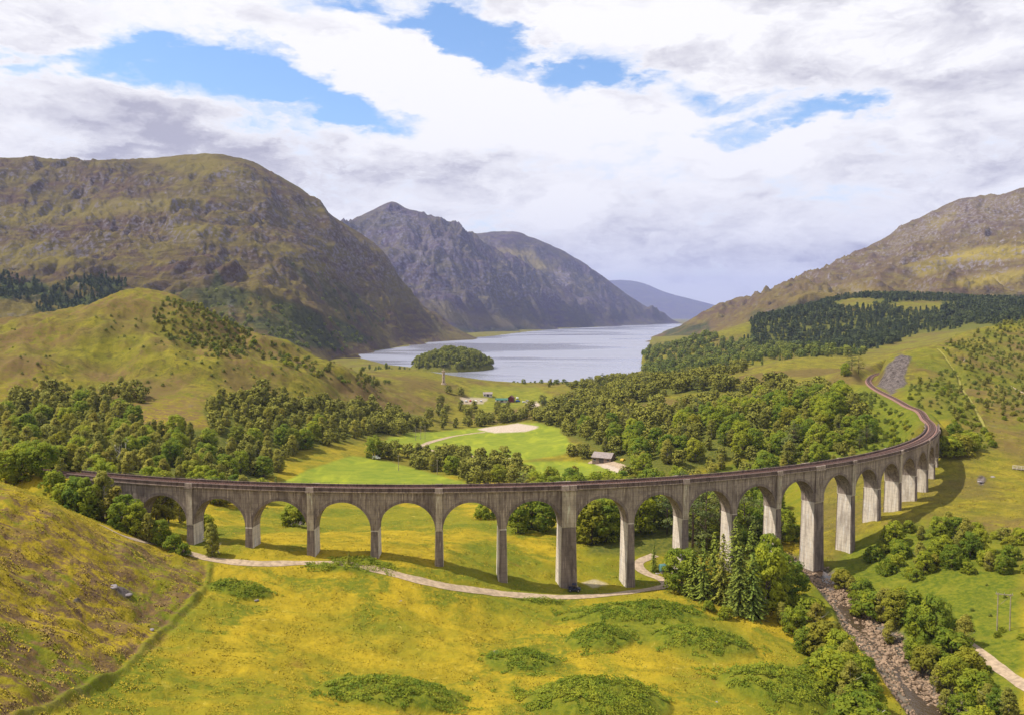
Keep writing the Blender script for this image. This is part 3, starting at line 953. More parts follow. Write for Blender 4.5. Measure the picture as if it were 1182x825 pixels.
    rgt = zone([(930, 640), (940, 560), (1000, 500), (1100, 500), (1182, 470), (1400, 440), (1400, 720), (1182, 700), (1060, 680)], 12) * (y > 200)
    Z['dull'] = np.clip(np.maximum.reduce([smooth(380, 560, y), 0.8 * rgt, 0.9 * rh]), 0, 1)
    Z['a'] = np.stack([lush, heath, np.clip(np.maximum(bare, 0.0), 0, 1)], -1)
    Z['b'] = np.stack([wood, np.clip(green * (1 - lush) * (1 - 0.85 * wood), 0, 1), np.clip(np.maximum(rock * (1 - lush), bed * 0.9), 0, 1)], -1)
    return z, Z


def gz(x, y):
    x, y = np.atleast_1d(np.asarray(x, float)), np.atleast_1d(np.asarray(y, float))
    return ground_fields(x, y, False)[0]


def polar_grid(us, ws):
    U, W = np.meshgrid(us, ws)
    y = np.exp(W)
    x = U * y
    nu, nv = len(us), len(ws)
    idx = np.arange(nu * nv).reshape(nv, nu)
    Fq = np.stack([idx[:-1, :-1], idx[:-1, 1:], idx[1:, 1:], idx[1:, :-1]], -1).reshape(-1, 4)
    return x, y, Fq


def build_ground():
    us = np.r_[np.linspace(-1.5, -0.68, 60, endpoint=False), np.linspace(-0.68, 0.68, 900, endpoint=False), np.linspace(0.68, 1.5, 61)]
    ws = np.r_[np.linspace(log(20), log(95), 40, endpoint=False), np.linspace(log(95), log(290), 360, endpoint=False),
               np.linspace(log(290), log(1250), 330, endpoint=False), np.linspace(log(1250), log(2600), 110, endpoint=False), np.linspace(log(2600), log(30000), 70)]
    x, y, Fq = polar_grid(us, ws)
    z, Z = ground_fields(x.ravel(), y.ravel())
    V = np.c_[x.ravel(), y.ravel(), z]
    structure(mesh_np('ground', V, Fq, M_GROUND, attrs={'zone_a': Z['a'], 'zone_b': Z['b'], 'dull': Z['dull']}, shade=True))


build_ground()

# ------------------------------------------------------------------ water
M_LOCH = mat_water('loch_water', (0.24, 0.245, 0.30), 0.30, 0.02, 0.03, (0.6, 1.0, 1))  # pale lilac base paints in the sky's reflection
M_RIVER = mat_water('river_water', (0.055, 0.035, 0.020), 0.10, 0.9, 0.5)


def build_water():
    us = np.linspace(-0.75, 0.75, 60)
    ws = np.linspace(log(900), log(26000), 70)
    x, y, Fq = polar_grid(us, ws)
    V = np.c_[x.ravel(), y.ravel(), np.zeros(x.size)]
    structure(mesh_np('loch_water', V, Fq, M_LOCH))
    c = RIVER
    t = np.gradient(c, axis=0)
    t /= np.linalg.norm(t, axis=1)[:, None]
    n = np.c_[-t[:, 1], t[:, 0]]
    zc = base_z(c[:, 0], c[:, 1])
    zc = np.convolve(np.pad(zc, 6, mode='edge'), np.ones(13) / 13, 'valid') - 1.74
    V, Fq = [], []
    for i in range(len(c)):
        for k in (-1, 0, 1):
            V.append((*(c[i] + n[i] * (k * 2.6 + 1.2 * sin(i * .21))), zc[i]))
    for i in range(len(c) - 1):
        for k in (0, 1):
            a = i * 3 + k
            Fq.append((a, a + 1, a + 4, a + 3))
    structure(mesh_np('river_water', V, np.array(Fq), M_RIVER))


build_water()


def build_paths():
    for k, L in PATHS.items():
        t = np.gradient(L, axis=0)
        t /= np.linalg.norm(t, axis=1)[:, None] + 1e-9
        n = np.c_[-t[:, 1], t[:, 0]]
        wv = PATH_W[k] * (1 + 0.35 * fbm(L[:, 0], L[:, 1], 6, 3, 71))
        rows = []
        for o in (-1.0, -0.5, 0, 0.5, 1.0):
            q = L + n * (wv * o)[:, None]
            rows.append(np.c_[q, base_z(q[:, 0], q[:, 1]) + 0.03 - 0.02 * (abs(o) == 1) + (0.03 if o == 0 else 0)])
        R = np.stack(rows, 1)
        m = R.shape[1]
        idx = np.arange(R.shape[0] * m).reshape(-1, m)
        Fq = np.stack([idx[:-1, :-1], idx[1:, :-1], idx[1:, 1:], idx[:-1, 1:]], -1).reshape(-1, 4)
        structure(mesh_np('path', R.reshape(-1, 3), Fq, M_TRACE if k == 'hill' else M_PATH))


build_paths()

# ------------------------------------------------------------------ mountains
MOOR_SHADED = ((0.098, 0.078, 0.022), (0.078, 0.050, 0.036), (0.142, 0.114, 0.022), (0.17, 0.148, 0.160), (0.175, 0.142, 0.026))  # darkened to paint cloud shadow over the left mountain
BLUE = ((0.080, 0.072, 0.058), (0.082, 0.062, 0.088), (0.122, 0.102, 0.054), (0.165, 0.150, 0.205), (0.21, 0.17, 0.06))  # violet blue of distance haze put into the colours
WARM = ((0.125, 0.088, 0.030), (0.098, 0.064, 0.040), (0.155, 0.122, 0.026), (0.22, 0.19, 0.20), (0.28, 0.22, 0.035))


def build_mountain(vis, hid, urange, yrange, nu, nv, cols, amp, wl, seed, woods=(), pales=(), sc=1.0, rocks=(), terr=0.0, name='mountain', calm=0.8, fine=0.42):
    f = ctrl(vis, hid)
    ridge = np.array(vis[:0] or [], float)
    us = np.linspace(*urange, nu)
    ws = np.linspace(log(yrange[0]), log(yrange[1]), nv)
    x, y, Fq = polar_grid(us, ws)
    x, y = x.ravel(), y.ravel()
    z0 = np.maximum(f(x / y, np.log(y)), -70)
    k = smooth(0, 120, z0)
    wx = x + 0.35 * wl * fbm(x, y, wl * 1.3, 3, seed + 60)
    wy = y + 0.35 * wl * fbm(x, y, wl * 1.3, 3, seed + 70)
    big = fbm(wx, wy, wl, 6, seed, 0.52, ridged=True)
    top = np.tile(z0.reshape(nv, nu).max(0), nv)
    k = k * (1 - calm * smooth(0.80, 0.99, z0 / np.maximum(top, 1)))
    z = z0 + k * amp * (big - 0.30) + k * amp * fine * (fbm(wx, wy, wl * 0.28, 5, seed + 9, 0.52, ridged=True) - 0.2)
    if terr:
        h = 55.0
        q = (z + 30 * fbm(x, y, 400, 3, seed + 33)) / h
        z = z + terr * k * h * (np.floor(q) + smooth(0.25, 0.75, q - np.floor(q)) - q)
    G = z.reshape(nv, nu)
    X, Y = x.reshape(nv, nu), y.reshape(nv, nu)
    gx = np.gradient(G, axis=1) / np.maximum(np.gradient(X, axis=1), 1e-3)
    gy = np.gradient(G, axis=0) / np.maximum(np.gradient(Y, axis=0), 1e-3)
    slope = np.hypot(gx, gy).ravel()
    px, py = proj(np.stack([x, y, z], -1))
    rock = smooth(0.85, 1.6, slope) * smooth(60, 300, z)
    rock = np.maximum(rock, smooth(.25, .5, fbm(x, y, wl * .5, 4, seed + 81)) * smooth(0.4, .8, slope) * .7)
    wood = np.zeros(x.shape)
    pale = np.zeros(x.shape)
    wn = 9 * fbm(x, y, wl * 0.35, 4, seed + 91)
    for p, s in woods:
        wood = np.maximum(wood, s * smooth(-3, 3, poly_sd(px + wn, py + wn * .7, p)) * smooth(-.4, .0, fbm(x, y, wl * .16, 3, seed + 95)))
    for p, s in pales:
        pale = np.maximum(pale, s * smooth(-5, 5, poly_sd(px + wn, py + wn * .6, p)))
    for p, s in rocks:
        rock = np.maximum(rock, s * smooth(-3, 3, poly_sd(px + wn * .4, py + wn * .4, p)))
    m = mat_mountain(name + '_moor', cols, sc)
    o = mesh_np(name, np.c_[x, y, z], Fq, m, attrs={'zone_a': np.stack([np.clip(rock, 0, 1), wood, pale], -1)}, shade=True)
    structure(o)

    def level(xx, yy):
        fu = np.clip((np.asarray(xx) / yy - us[0]) / (us[-1] - us[0]) * (nu - 1), 0, nu - 1.001)
        fw = np.clip((np.log(yy) - ws[0]) / (ws[-1] - ws[0]) * (nv - 1), 0, nv - 1.001)
        i, j = fu.astype(int), fw.astype(int)
        a, b = fu - i, fw - j
        return (G[j, i] * (1 - a) + G[j, i + 1] * a) * (1 - b) + (G[j + 1, i] * (1 - a) + G[j + 1, i + 1] * a) * b
    return level


def U(px):
    return (px - CX) / F_PX


M1_VIS = [(-150, 200, 3000), (-60, 190, 3000), (0, 188, 3000), (30, 184, 2950), (62, 186, 3000), (88, 190, 3050), (110, 192, 3100), (150, 190, 3000), (200, 184, 2950), (240, 181, 2900), (270, 187, 2900), (300, 193, 2900), (325, 210, 2950), (350, 223, 3000),
          (375, 246, 3050), (395, 262, 3100), (420, 276, 3150), (440, 290, 3150), (455, 314, 3150), (470, 342, 3150), (488, 362, 3200), (510, 380, 3250), (540, 389, 3300),
          (0, 250, 2400), (60, 265, 2350), (120, 240, 2500), (180, 235, 2500), (250, 235, 2450), (300, 240, 2500), (350, 270, 2600), (400, 305, 2700), (430, 335, 2800), (460, 372, 2950),
          (0, 310, 2000), (60, 300, 2050), (120, 310, 2000), (200, 300, 2050), (260, 290, 2100), (300, 300, 2100), (350, 320, 2200), (400, 350, 2350), (430, 380, 2500),
          (0, 342, 1750), (60, 338, 1750), (120, 350, 1650), (200, 340, 1750), (270, 345, 1750), (330, 360, 1750), (370, 382, 1800), (400, 396, 1900), (450, 393, 2500), (500, 391.5, 3000),
          (0, 370, 1450), (60, 372, 1420), (130, 374, 1400), (250, 400, 1400), (350, 406, 1500), (400, 409, 1950), (430, 404.5, 2250), (470, 398, 2650), (500, 393.5, 3000), (540, 390, 3250)]
M1_HID = [(400, 1750, -20), (450, 2150, -25), (520, 2750, -25), (570, 3150, -40), (600, 3400, -60), (0, 1150, 5), (200, 1150, 5), (350, 1200, 0), (-150, 1150, 10), (-250, 3000, 620), (-250, 1500, 120),
          (0, 4200, 300), (240, 4200, 300), (400, 4200, 60), (500, 4000, -40), (560, 3900, -60), (-250, 4200, 300)]
f_m1 = build_mountain(M1_VIS, M1_HID, (U(-330), U(600)), (1120, 4200), 800, 480, MOOR_SHADED, 96, 470, 101,
                      woods=[([(0, 318), (20, 322), (50, 326), (60, 334), (35, 345), (0, 346)], 1), ([(55, 335), (80, 322), (120, 320), (150, 330), (140, 352), (100, 362), (40, 360)], 1),
                             ([(150, 345), (240, 330), (250, 310), (260, 330), (300, 340), (340, 350), (400, 372), (430, 392), (380, 404), (300, 395), (220, 380)], .75), ([(330, 300), (400, 330), (440, 370), (420, 380), (370, 345)], .5)],
                      pales=[([(0, 240), (100, 232), (240, 228), (240, 240), (100, 250), (0, 262)], .7), ([(150, 180), (240, 176), (285, 195), (270, 210), (200, 196)], .6), ([(0, 286), (50, 275), (100, 300), (60, 310), (0, 306)], .7), ([(200, 255), (260, 262), (250, 275), (190, 268)], .5), ([(0, 345), (60, 348), (150, 372), (100, 380), (0, 372)], .55)],
                      rocks=[([(262, 338), (270, 336), (272, 360), (265, 362)], 1), ([(270, 205), (300, 208), (296, 220), (268, 216)], .9), ([(195, 270), (235, 262), (240, 280), (200, 282)], .6), ([(290, 310), (330, 305), (325, 325), (300, 325)], .5)], terr=0.14, fine=0.30)

M2_VIS = [(380, 275, 5900), (396, 262, 6000), (410, 254, 6000), (425, 246, 6000), (438, 240, 6000), (444, 236.5, 6000), (449, 233.5, 6000), (453, 232.5, 6000), (458, 234.5, 6000), (466, 241, 6000), (475, 246, 6050), (490, 252, 6100), (505, 257, 6150), (520, 262, 6200), (545, 272, 6300), (560, 281, 6400), (575, 292, 6500), (600, 307, 6600), (640, 329, 6900), (680, 351, 7300), (700, 364, 7600), (718, 375, 7900),
          (420, 290, 5200), (450, 275, 5400), (480, 290, 5300), (520, 300, 5400), (560, 310, 5600), (600, 340, 5900), (640, 358, 6300), (680, 371, 7000),
          (440, 330, 4500), (480, 325, 4700), (520, 340, 4800), (560, 350, 5100), (600, 368, 5400), (640, 376, 6200),
          (480, 366, 4000), (520, 378, 4200), (560, 383, 4600), (600, 382, 5300), (640, 379.5, 5900), (680, 377.7, 6700), (715, 376, 7600)]
M2_HID = [(500, 3300, -30), (560, 3950, -40), (620, 5000, -50), (660, 5800, -50), (725, 7200, -50), (745, 8300, -60), (330, 5800, 560), (300, 5000, 350), (300, 4000, 50), (330, 7500, 300), (452, 7500, 500), (560, 8000, 300), (680, 9000, 50), (740, 9000, -60), (400, 3300, -30)]
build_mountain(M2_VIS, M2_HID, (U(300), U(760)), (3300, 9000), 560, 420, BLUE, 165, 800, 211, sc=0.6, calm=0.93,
               woods=[([(470, 375), (560, 378), (640, 378), (640, 382), (560, 390), (480, 395)], .6)], pales=[([(480, 345), (540, 360), (620, 372), (600, 380), (520, 370)], .4)], rocks=[([(440, 240), (470, 244), (520, 275), (540, 300), (500, 290), (450, 262)], .7)])
M3_VIS = [(520, 277, 7900), (540, 273, 8000), (562, 271, 8000), (578, 269.5, 8000), (590, 269, 8000), (600, 271, 8000), (610, 276, 8050), (630, 286, 8100), (650, 296.5, 8200), (670, 308, 8350), (690, 320, 8500), (720, 341, 8700), (750, 362, 9000), (772, 374, 9200), (785, 377, 9300),
          (590, 300, 7300), (630, 320, 7400), (680, 345, 7800), (720, 362, 8300), (600, 345, 6900), (720, 375.5, 7900), (755, 375, 8800)]
M3_HID = [(760, 8200, -50), (700, 7000, -40), (600, 6400, -20), (480, 8000, 700), (800, 9500, -60), (590, 10000, 500), (700, 10500, 200), (790, 10500, -60), (500, 6400, 0)]
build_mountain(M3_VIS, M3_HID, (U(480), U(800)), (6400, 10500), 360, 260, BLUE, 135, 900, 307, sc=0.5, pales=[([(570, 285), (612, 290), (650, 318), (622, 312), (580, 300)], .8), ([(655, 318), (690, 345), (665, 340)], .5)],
               rocks=[([(622, 318), (655, 308), (668, 330), (640, 335)], 1)])
M4_VIS = [(650, 335, 24000), (680, 328, 24000), (700, 324.5, 24000), (720, 324, 24000), (735, 325.5, 24000), (752, 331, 24000), (770, 340, 24000), (785, 343, 23600), (800, 346, 23000), (830, 354, 23000), (850, 360, 23000), (870, 366, 23000),
          (700, 350, 21000), (780, 362, 21000), (740, 372, 19500), (830, 372, 19800)]
M4_HID = [(740, 18200, -40), (850, 18200, -40), (620, 22000, 800), (620, 18200, -20), (700, 27500, 500), (870, 27500, 20), (900, 23000, 0)]
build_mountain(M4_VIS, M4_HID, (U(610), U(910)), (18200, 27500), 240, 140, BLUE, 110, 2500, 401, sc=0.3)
M5_VIS = [(765, 384, 3600), (790, 376, 3700), (820, 362.5, 3800), (840, 356, 3850), (860, 350, 3900), (880, 342, 3950), (900, 335, 4000), (925, 328, 4050), (950, 322, 4100), (970, 315, 4150), (985, 309, 4200), (1010, 291, 4300), (1030, 276, 4400), (1045, 266, 4450), (1060, 257, 4500), (1075, 249, 4550), (1090, 241, 4600), (1108, 230, 4700), (1118, 228, 4700), (1126, 233, 4650),
          (1140, 233, 4550), (1160, 227, 4500), (1182, 222, 4500), (1240, 205, 4500), (1350, 190, 4500),
          (860, 365, 3000), (900, 355, 2900), (950, 345, 3000), (1000, 325, 3200), (1050, 300, 3400), (1100, 272, 3600), (1150, 262, 3700), (1182, 256, 3700), (1300, 240, 3700),
          (1000, 340, 2600), (1060, 330, 2600), (1120, 312, 2800), (1182, 292, 2900), (1300, 280, 2900), (1060, 345, 2350), (1120, 335, 2350), (1182, 326, 2400), (900, 372, 2200), (840, 385, 2500), (790, 392, 2900), (760, 387, 3500)]
M5_HID = [(745, 3000, 0), (738, 3400, -30), (735, 2600, -40), (780, 2200, -10), (830, 1850, 5), (900, 1750, 20), (1000, 1850, 40), (1182, 1850, 50), (1400, 1850, 60), (740, 4200, -40), (800, 5400, -20), (1000, 5600, 200), (1182, 5800, 400), (1400, 5600, 500), (1420, 4300, 760)]
f_m5 = build_mountain(M5_VIS, M5_HID, (U(725), U(1450)), (1850, 5800), 620, 380, WARM, 100, 560, 503, sc=0.9,
                      woods=[([(765, 380), (800, 372), (820, 368), (815, 380), (790, 388), (765, 390)], .8), ([(860, 372), (870, 360), (930, 348), (1000, 336), (1060, 336), (1182, 340), (1182, 360), (900, 385)], .55)],
                      pales=[([(1050, 308), (1110, 288), (1182, 280), (1182, 296), (1110, 302), (1060, 318)], .9), ([(1100, 325), (1182, 310), (1182, 322), (1120, 334)], .8), ([(1065, 262), (1095, 245), (1110, 240), (1085, 265)], .6), ([(900, 345), (990, 325), (1020, 332), (930, 348)], .3)],
                      rocks=[([(1010, 292), (1060, 258), (1110, 230), (1182, 224), (1182, 255), (1110, 260), (1060, 275), (1020, 300)], .75), ([(1060, 300), (1110, 275), (1150, 275), (1090, 300)], .3)], terr=0.15)
M6_VIS = [(880, 345, 8000), (905, 331, 8000), (922, 323, 8000), (940, 316, 8000), (955, 311, 8000), (965, 309, 8000), (975, 308, 8000), (990, 310, 8000), (1010, 315, 8000), (1050, 325, 8000), (940, 340, 7200), (980, 335, 7200)]
M6_HID = [(860, 6600, 0), (1060, 6600, 0), (860, 8000, 150), (940, 9500, 100), (1070, 9500, 100), (840, 7500, 0)]
build_mountain(M6_VIS, M6_HID, (U(840), U(1080)), (6600, 9500), 200, 110, WARM, 60, 1000, 601, sc=0.5, pales=[([(880, 345), (965, 305), (1010, 312), (930, 345)], .5)])

# ------------------------------------------------------------------ the air of the glen
def build_haze():
    m = bpy.data.materials.new('glen_air')
    m.use_nodes = True
    t = m.node_tree
    t.nodes.clear()
    w = NT(t)
    out = w.n('ShaderNodeOutputMaterial')
    v = w.n('ShaderNodeVolumePrincipled')
    v.inputs['Color'].default_value = (0.46, 0.54, 0.96, 1)
    v.inputs['Density'].default_value = 4.3e-5
    v.inputs['Anisotropy'].default_value = 0.0
    w.put(out.inputs['Volume'], v.outputs[0])
    mb = MB().box(-46500, 46500, -300, 31000, -90, 1450)
    o = mb.build('haze', m)
    tag(o, 'pale blue air over the glen and the far mountains', 'haze', kind='stuff')


build_haze()
# ------------------------------------------------------------------ the viaduct
SPRING_DROP = 10.45


def half_w(i):
    return 1.0 + (EXTRA / 2 if i in KING else 0.0)


def vhexa(mb, s0, s1, r0, r1, z0, z1, n=1, taper=0.0):
    """a block in the viaduct's own curved coordinates; taper widens its foot"""
    ss = np.linspace(s0, s1, n + 1)
    for i in range(n):
        a, b = ss[i], ss[i + 1]
        da = taper if i == 0 else 0
        db = taper if i == n - 1 else 0
        V = [vmap(a - da, r0 - taper, z0), vmap(b + db, r0 - taper, z0), vmap(b + db, r1 + taper, z0), vmap(a - da, r1 + taper, z0),
             vmap(a, r0, z1), vmap(b, r0, z1), vmap(b, r1, z1), vmap(a, r1, z1)]
        mb.hexa(V)
    return mb


def vsweep(name, prof, s0, s1, mat, parent, step=1.5):
    """a closed profile (rho, dz over the string level) swept along the line"""
    n = max(2, int((s1 - s0) / step))
    ss = np.linspace(s0, s1, n + 1)
    m = len(prof)
    rho = np.array([p[0] for p in prof])
    dz = np.array([p[1] for p in prof])
    V = np.vstack([vmap(s, rho, vz(s) + dz) for s in ss])
    Fc = [(i * m + k, (i + 1) * m + k, (i + 1) * m + (k + 1) % m, i * m + (k + 1) % m) for i in range(n) for k in range(m)]
    Fc += [tuple(range(m))[::-1], tuple(n * m + k for k in range(m))]
    return mesh_np(name, V, [tuple(int(q) for q in f) for f in Fc], mat, parent)


def build_viaduct():
    base = vmap(0, 0, 21.0)
    root = thing('railway_viaduct', (0, 0, 0), 'long curved grey concrete railway viaduct of tall round arches crossing the glen', 'viaduct')
    WALL = 2.35
    for i in range(I0, I1 + 1):
        s = pier_s(i)
        hw = half_w(i)
        zs = vz(s)
        zp = zs - SPRING_DROP
        p = vmap(s, 0, 0)
        foot = float(min(base_z(np.array([q[0]]), np.array([q[1]]))[0] for q in (vmap(s, -3, 0), vmap(s, 3, 0), vmap(s - 1, 0, 0), vmap(s + 1, 0, 0)))) - 2.0
        h = max(0.5, zp - foot)
        mb = MB()
        vhexa(mb, s - hw, s + hw, -2.25, 2.25, foot, zp, 1, h / 55.0)
        o = mb.build('pier', M_CONC_SUNLIT, root)
        big = (i % 2 == 0)
        full = big or i in KING
        w = hw - 0.12 if full else hw - 0.22
        d = 2.78 if full else 2.47
        for sg in (1, -1):
            if zp - foot > 1.2:
                r0, r1 = (2.26 + h / 130, 2.62) if sg > 0 else (-2.62, -2.26 - h / 130)
                lo, hi = (2.26, 2.52) if sg > 0 else (-2.52, -2.26)
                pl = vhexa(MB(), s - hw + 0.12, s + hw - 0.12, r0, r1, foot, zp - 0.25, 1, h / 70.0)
                pl.build('plinth', M_CONC_SHADED, o)
                vhexa(MB(), s - hw + 0.02, s + hw - 0.02, lo, hi, zp - 0.247, zp + 0.02).build('ledge', M_CONC_SUNLIT, o)
            # pilaster up to the parapet
            lo, hi = (WALL - 0.02, d) if sg > 0 else (-d, -WALL + 0.02)
            vhexa(MB(), s - w, s + w, lo, hi, zp + 0.023, zs - (0.52 if full else 0.34)).build('pilaster', M_CONC_PALE if big else M_CONC_WALL_SHADED, o)
            if full:
                lo, hi = (2.33, 3.22) if sg > 0 else (-3.22, -2.33)
                vhexa(MB(), s - w - 0.25, s + w + 0.25, lo, hi, zs - 0.515, zs - 0.05).build('corbel', M_STRING, o)
                lo, hi = (2.78, 3.12) if sg > 0 else (-3.12, -2.78)
                vhexa(MB(), s - w - 0.15, s + w + 0.15, lo, hi, zs - 0.048, zs + 0.93).build('refuge_wall', M_STRING, o)
    # arches with their spandrel walls
    for i in range(I0, I1):
        sa, sb = pier_s(i), pier_s(i + 1)
        c0, c1 = sa + half_w(i), sb - half_w(i + 1)
        sm, r = (c0 + c1) / 2, (c1 - c0) / 2
        th = np.linspace(pi, 0, 41)
        ss = np.r_[sa + (0.003 if i > I0 else 0), sm + r * np.cos(th), sb]
        zlow = np.r_[-SPRING_DROP, -SPRING_DROP + r * np.sin(th) * 0.985, -SPRING_DROP]
        n = len(ss)
        top = np.full(n, -0.34)
        V = []
        for rho in (WALL, -WALL):
            V += [vmap(ss[k], rho, vz(ss[k]) + zlow[k]) for k in range(n)]
            V += [vmap(ss[k], rho, vz(ss[k]) + top[k]) for k in range(n)]
        Fc = []
        for k in range(n - 1):
            Fc.append((k, k + 1, n + k + 1, n + k))                                  # outer wall
            Fc.append((2 * n + k + 1, 2 * n + k, 3 * n + k, 3 * n + k + 1))          # inner wall
            if 1 <= k < n - 2:
                Fc.append((k + 1, k, 2 * n + k, 2 * n + k + 1))                      # soffit
            Fc.append((n + k, n + k + 1, 3 * n + k + 1, 3 * n + k))                  # top
        a = mesh_np('arch', V, Fc, M_CONC_WALL_SHADED, root)
        # arch rings, a hair proud of the wall
        t2 = np.linspace(pi, 0, 41)
        for sg in (1, -1):
            V = []
            for t in t2:
                for rr, dd in ((r, WALL - .01), (r, WALL + 0.07), (r + 0.75, WALL + 0.07), (r + 0.75, WALL - .01)):
                    V.append(vmap(sm + rr * cos(t), sg * dd, vz(sm) - SPRING_DROP + rr * sin(t) * 0.985 + (0.004 if rr == r else 0)))
            Fc = [(k * 4 + q, k * 4 + (q + 1) % 4, (k + 1) * 4 + (q + 1) % 4, (k + 1) * 4 + q) for k in range(40) for q in range(4)]
            mesh_np('arch_ring', V, Fc, M_CONC_SHADED, a)
    # solid abutments
    for s0, s1 in ((S_BEG, pier_s(I0) - 0.003), (pier_s(I1) + 0.003, S_END)):
        ab = MB()
        vhexa(ab, s0, s1, -WALL, WALL, 24.0 if s0 < 0 else 30.0, vz((s0 + s1) / 2) - 0.36, 10)
        ab.build('abutment', M_CONC_WALL_SHADED, root)
    # string course, parapets, deck
    for sg in (1, -1):
        pr = [(sg * 2.30, -0.335), (sg * 2.86, -0.335), (sg * 2.92, -0.05), (sg * 2.30, -0.05)]
        vsweep('string_course', pr if sg > 0 else pr[::-1], S_BEG, S_END, M_STRING, root)
        pr = [(sg * 2.32, -0.048), (sg * 2.74, -0.048), (sg * 2.74, 0.74), (sg * 2.82, 0.76), (sg * 2.82, 0.90), (sg * 2.26, 0.90), (sg * 2.26, 0.76), (sg * 2.32, 0.74)]
        vsweep('parapet', pr if sg > 0 else pr[::-1], S_BEG, S_END, M_PARAPET, root)
    pr = [(-2.298, -0.32), (2.298, -0.32), (2.298, 0.05), (-2.298, 0.05)]
    vsweep('deck', pr, S_BEG, S_END, M_CONC_SHADED, root)
    # hand rail along the inner parapet
    hr = MB()
    for s in np.arange(S_BEG + 1, S_END, 2.6):
        hr.tube([vmap(s, -2.54, vz(s) + 0.89), vmap(s, -2.54, vz(s) + 1.28)], 0.03, 4)
    ss = np.arange(S_BEG + 1, S_END, 2.6)
    hr.tube([vmap(s, -2.54, vz(s) + 1.28) for s in ss], 0.03, 4)
    hr.build('hand_rail', M_IRON, root)


M_IRON = plain('dark_iron', (0.06, 0.05, 0.045), 0.6, 0.3, 3.0)
M_BALLAST = plain('ballast', (0.235, 0.135, 0.105), 1.0, 0.35, 2.2, bump=0.6)
M_RAIL = plain('rusty_rail', (0.20, 0.11, 0.08), 0.45, 0.3, 1.0, 0.3)
M_SLEEPER = plain('sleeper', (0.13, 0.085, 0.07), 0.9, 0.35, 2.0)
build_viaduct()


def build_track():
    L = TRACK.copy()
    t = np.gradient(L[:, :2], axis=0)
    t /= np.linalg.norm(t, axis=1)[:, None]
    nrm = np.c_[t[:, 1], -t[:, 0]]           # to the right of travel = outwards on the curve

    def sweep(name, prof, mat, parent):
        m = len(prof)
        V = np.vstack([np.c_[L[i, :2] + nrm[i] * np.array([[p[0]] for p in prof]), L[i, 2] + np.array([p[1] for p in prof])] for i in range(len(L))])
        Fc = [(i * m + k, i * m + (k + 1) % m, (i + 1) * m + (k + 1) % m, (i + 1) * m + k) for i in range(len(L) - 1) for k in range(m)]
        return mesh_np(name, V, [tuple(int(q) for q in f) for f in Fc], mat, parent)
    root = thing('railway_track', (0, 0, 0), 'single rusty railway track on brown ballast curving over the viaduct and into the cutting', 'railway track')
    sweep('ballast', [(-2.25, -0.25), (2.25, -0.25), (1.75, 0.36), (-1.75, 0.36)], M_BALLAST, root)
    for o in (-0.75, 0.75):
        sweep('rail', [(o - 0.07, 0.47), (o + 0.07, 0.47), (o + 0.05, 0.64), (o - 0.05, 0.64)], M_RAIL, root)
    P = resample(np.c_[L, nrm], 0.75)
    mb = MB()
    for p in P:
        n = p[3:5] / np.linalg.norm(p[3:5])
        tt = np.array([-n[1], n[0]])
        c = p[:2]
        V = []
        for z in (0.30, 0.47):
            for a, b in ((-1.25, -.12), (1.25, -.12), (1.25, .12), (-1.25, .12)):
                V.append((*(c + n * a + tt * b), p[2] + z))
        mb.hexa(V)
    mb.build('sleepers', M_SLEEPER, root)


build_track()
# ------------------------------------------------------------------ foliage meshes
RNG = np.random.default_rng(7)
M_LEAF = {
    'birch': mat_leaf('birch_leaves', (0.195, 0.206, 0.035), (0.413, 0.372, 0.061)),
    'broadleaf': mat_leaf('broadleaf_leaves', (0.124, 0.189, 0.020), (0.366, 0.384, 0.028)),
    'spruce': mat_leaf('spruce_needles', (0.088, 0.142, 0.028), (0.254, 0.289, 0.033), 0.1),
    'pine': mat_leaf('pine_needles', (0.083, 0.112, 0.031), (0.201, 0.218, 0.050), 0.1),
    'shrub': mat_leaf('shrub_leaves', (0.142, 0.201, 0.018), (0.378, 0.384, 0.028)),
    'bracken': mat_leaf('bracken_fronds', (0.105, 0.160, 0.012), (0.27, 0.285, 0.020), 0.25, 0.25),
    'heather': mat_leaf('heather_sprigs', (0.075, 0.055, 0.030), (0.130, 0.105, 0.040), 0.1, 0.2),
}


def diamonds(P, N, size, rng, aspect=0.62):
    """one pointed leaf-clump face per point, facing along N"""
    n = len(P)
    N = N / (np.linalg.norm(N, axis=1)[:, None] + 1e-9)
    T = rng.normal(size=(n, 3))
    T -= (T * N).sum(1)[:, None] * N
    T /= np.linalg.norm(T, axis=1)[:, None] + 1e-9
    B = np.cross(N, T)
    s = (size * rng.uniform(0.65, 1.35, n))[:, None]
    V = np.stack([P - T * s, P - B * s * aspect + N * s * 0.12, P + T * s, P + B * s * aspect + N * s * 0.12], 1).reshape(-1, 3)
    return V, np.arange(4 * n).reshape(n, 4)


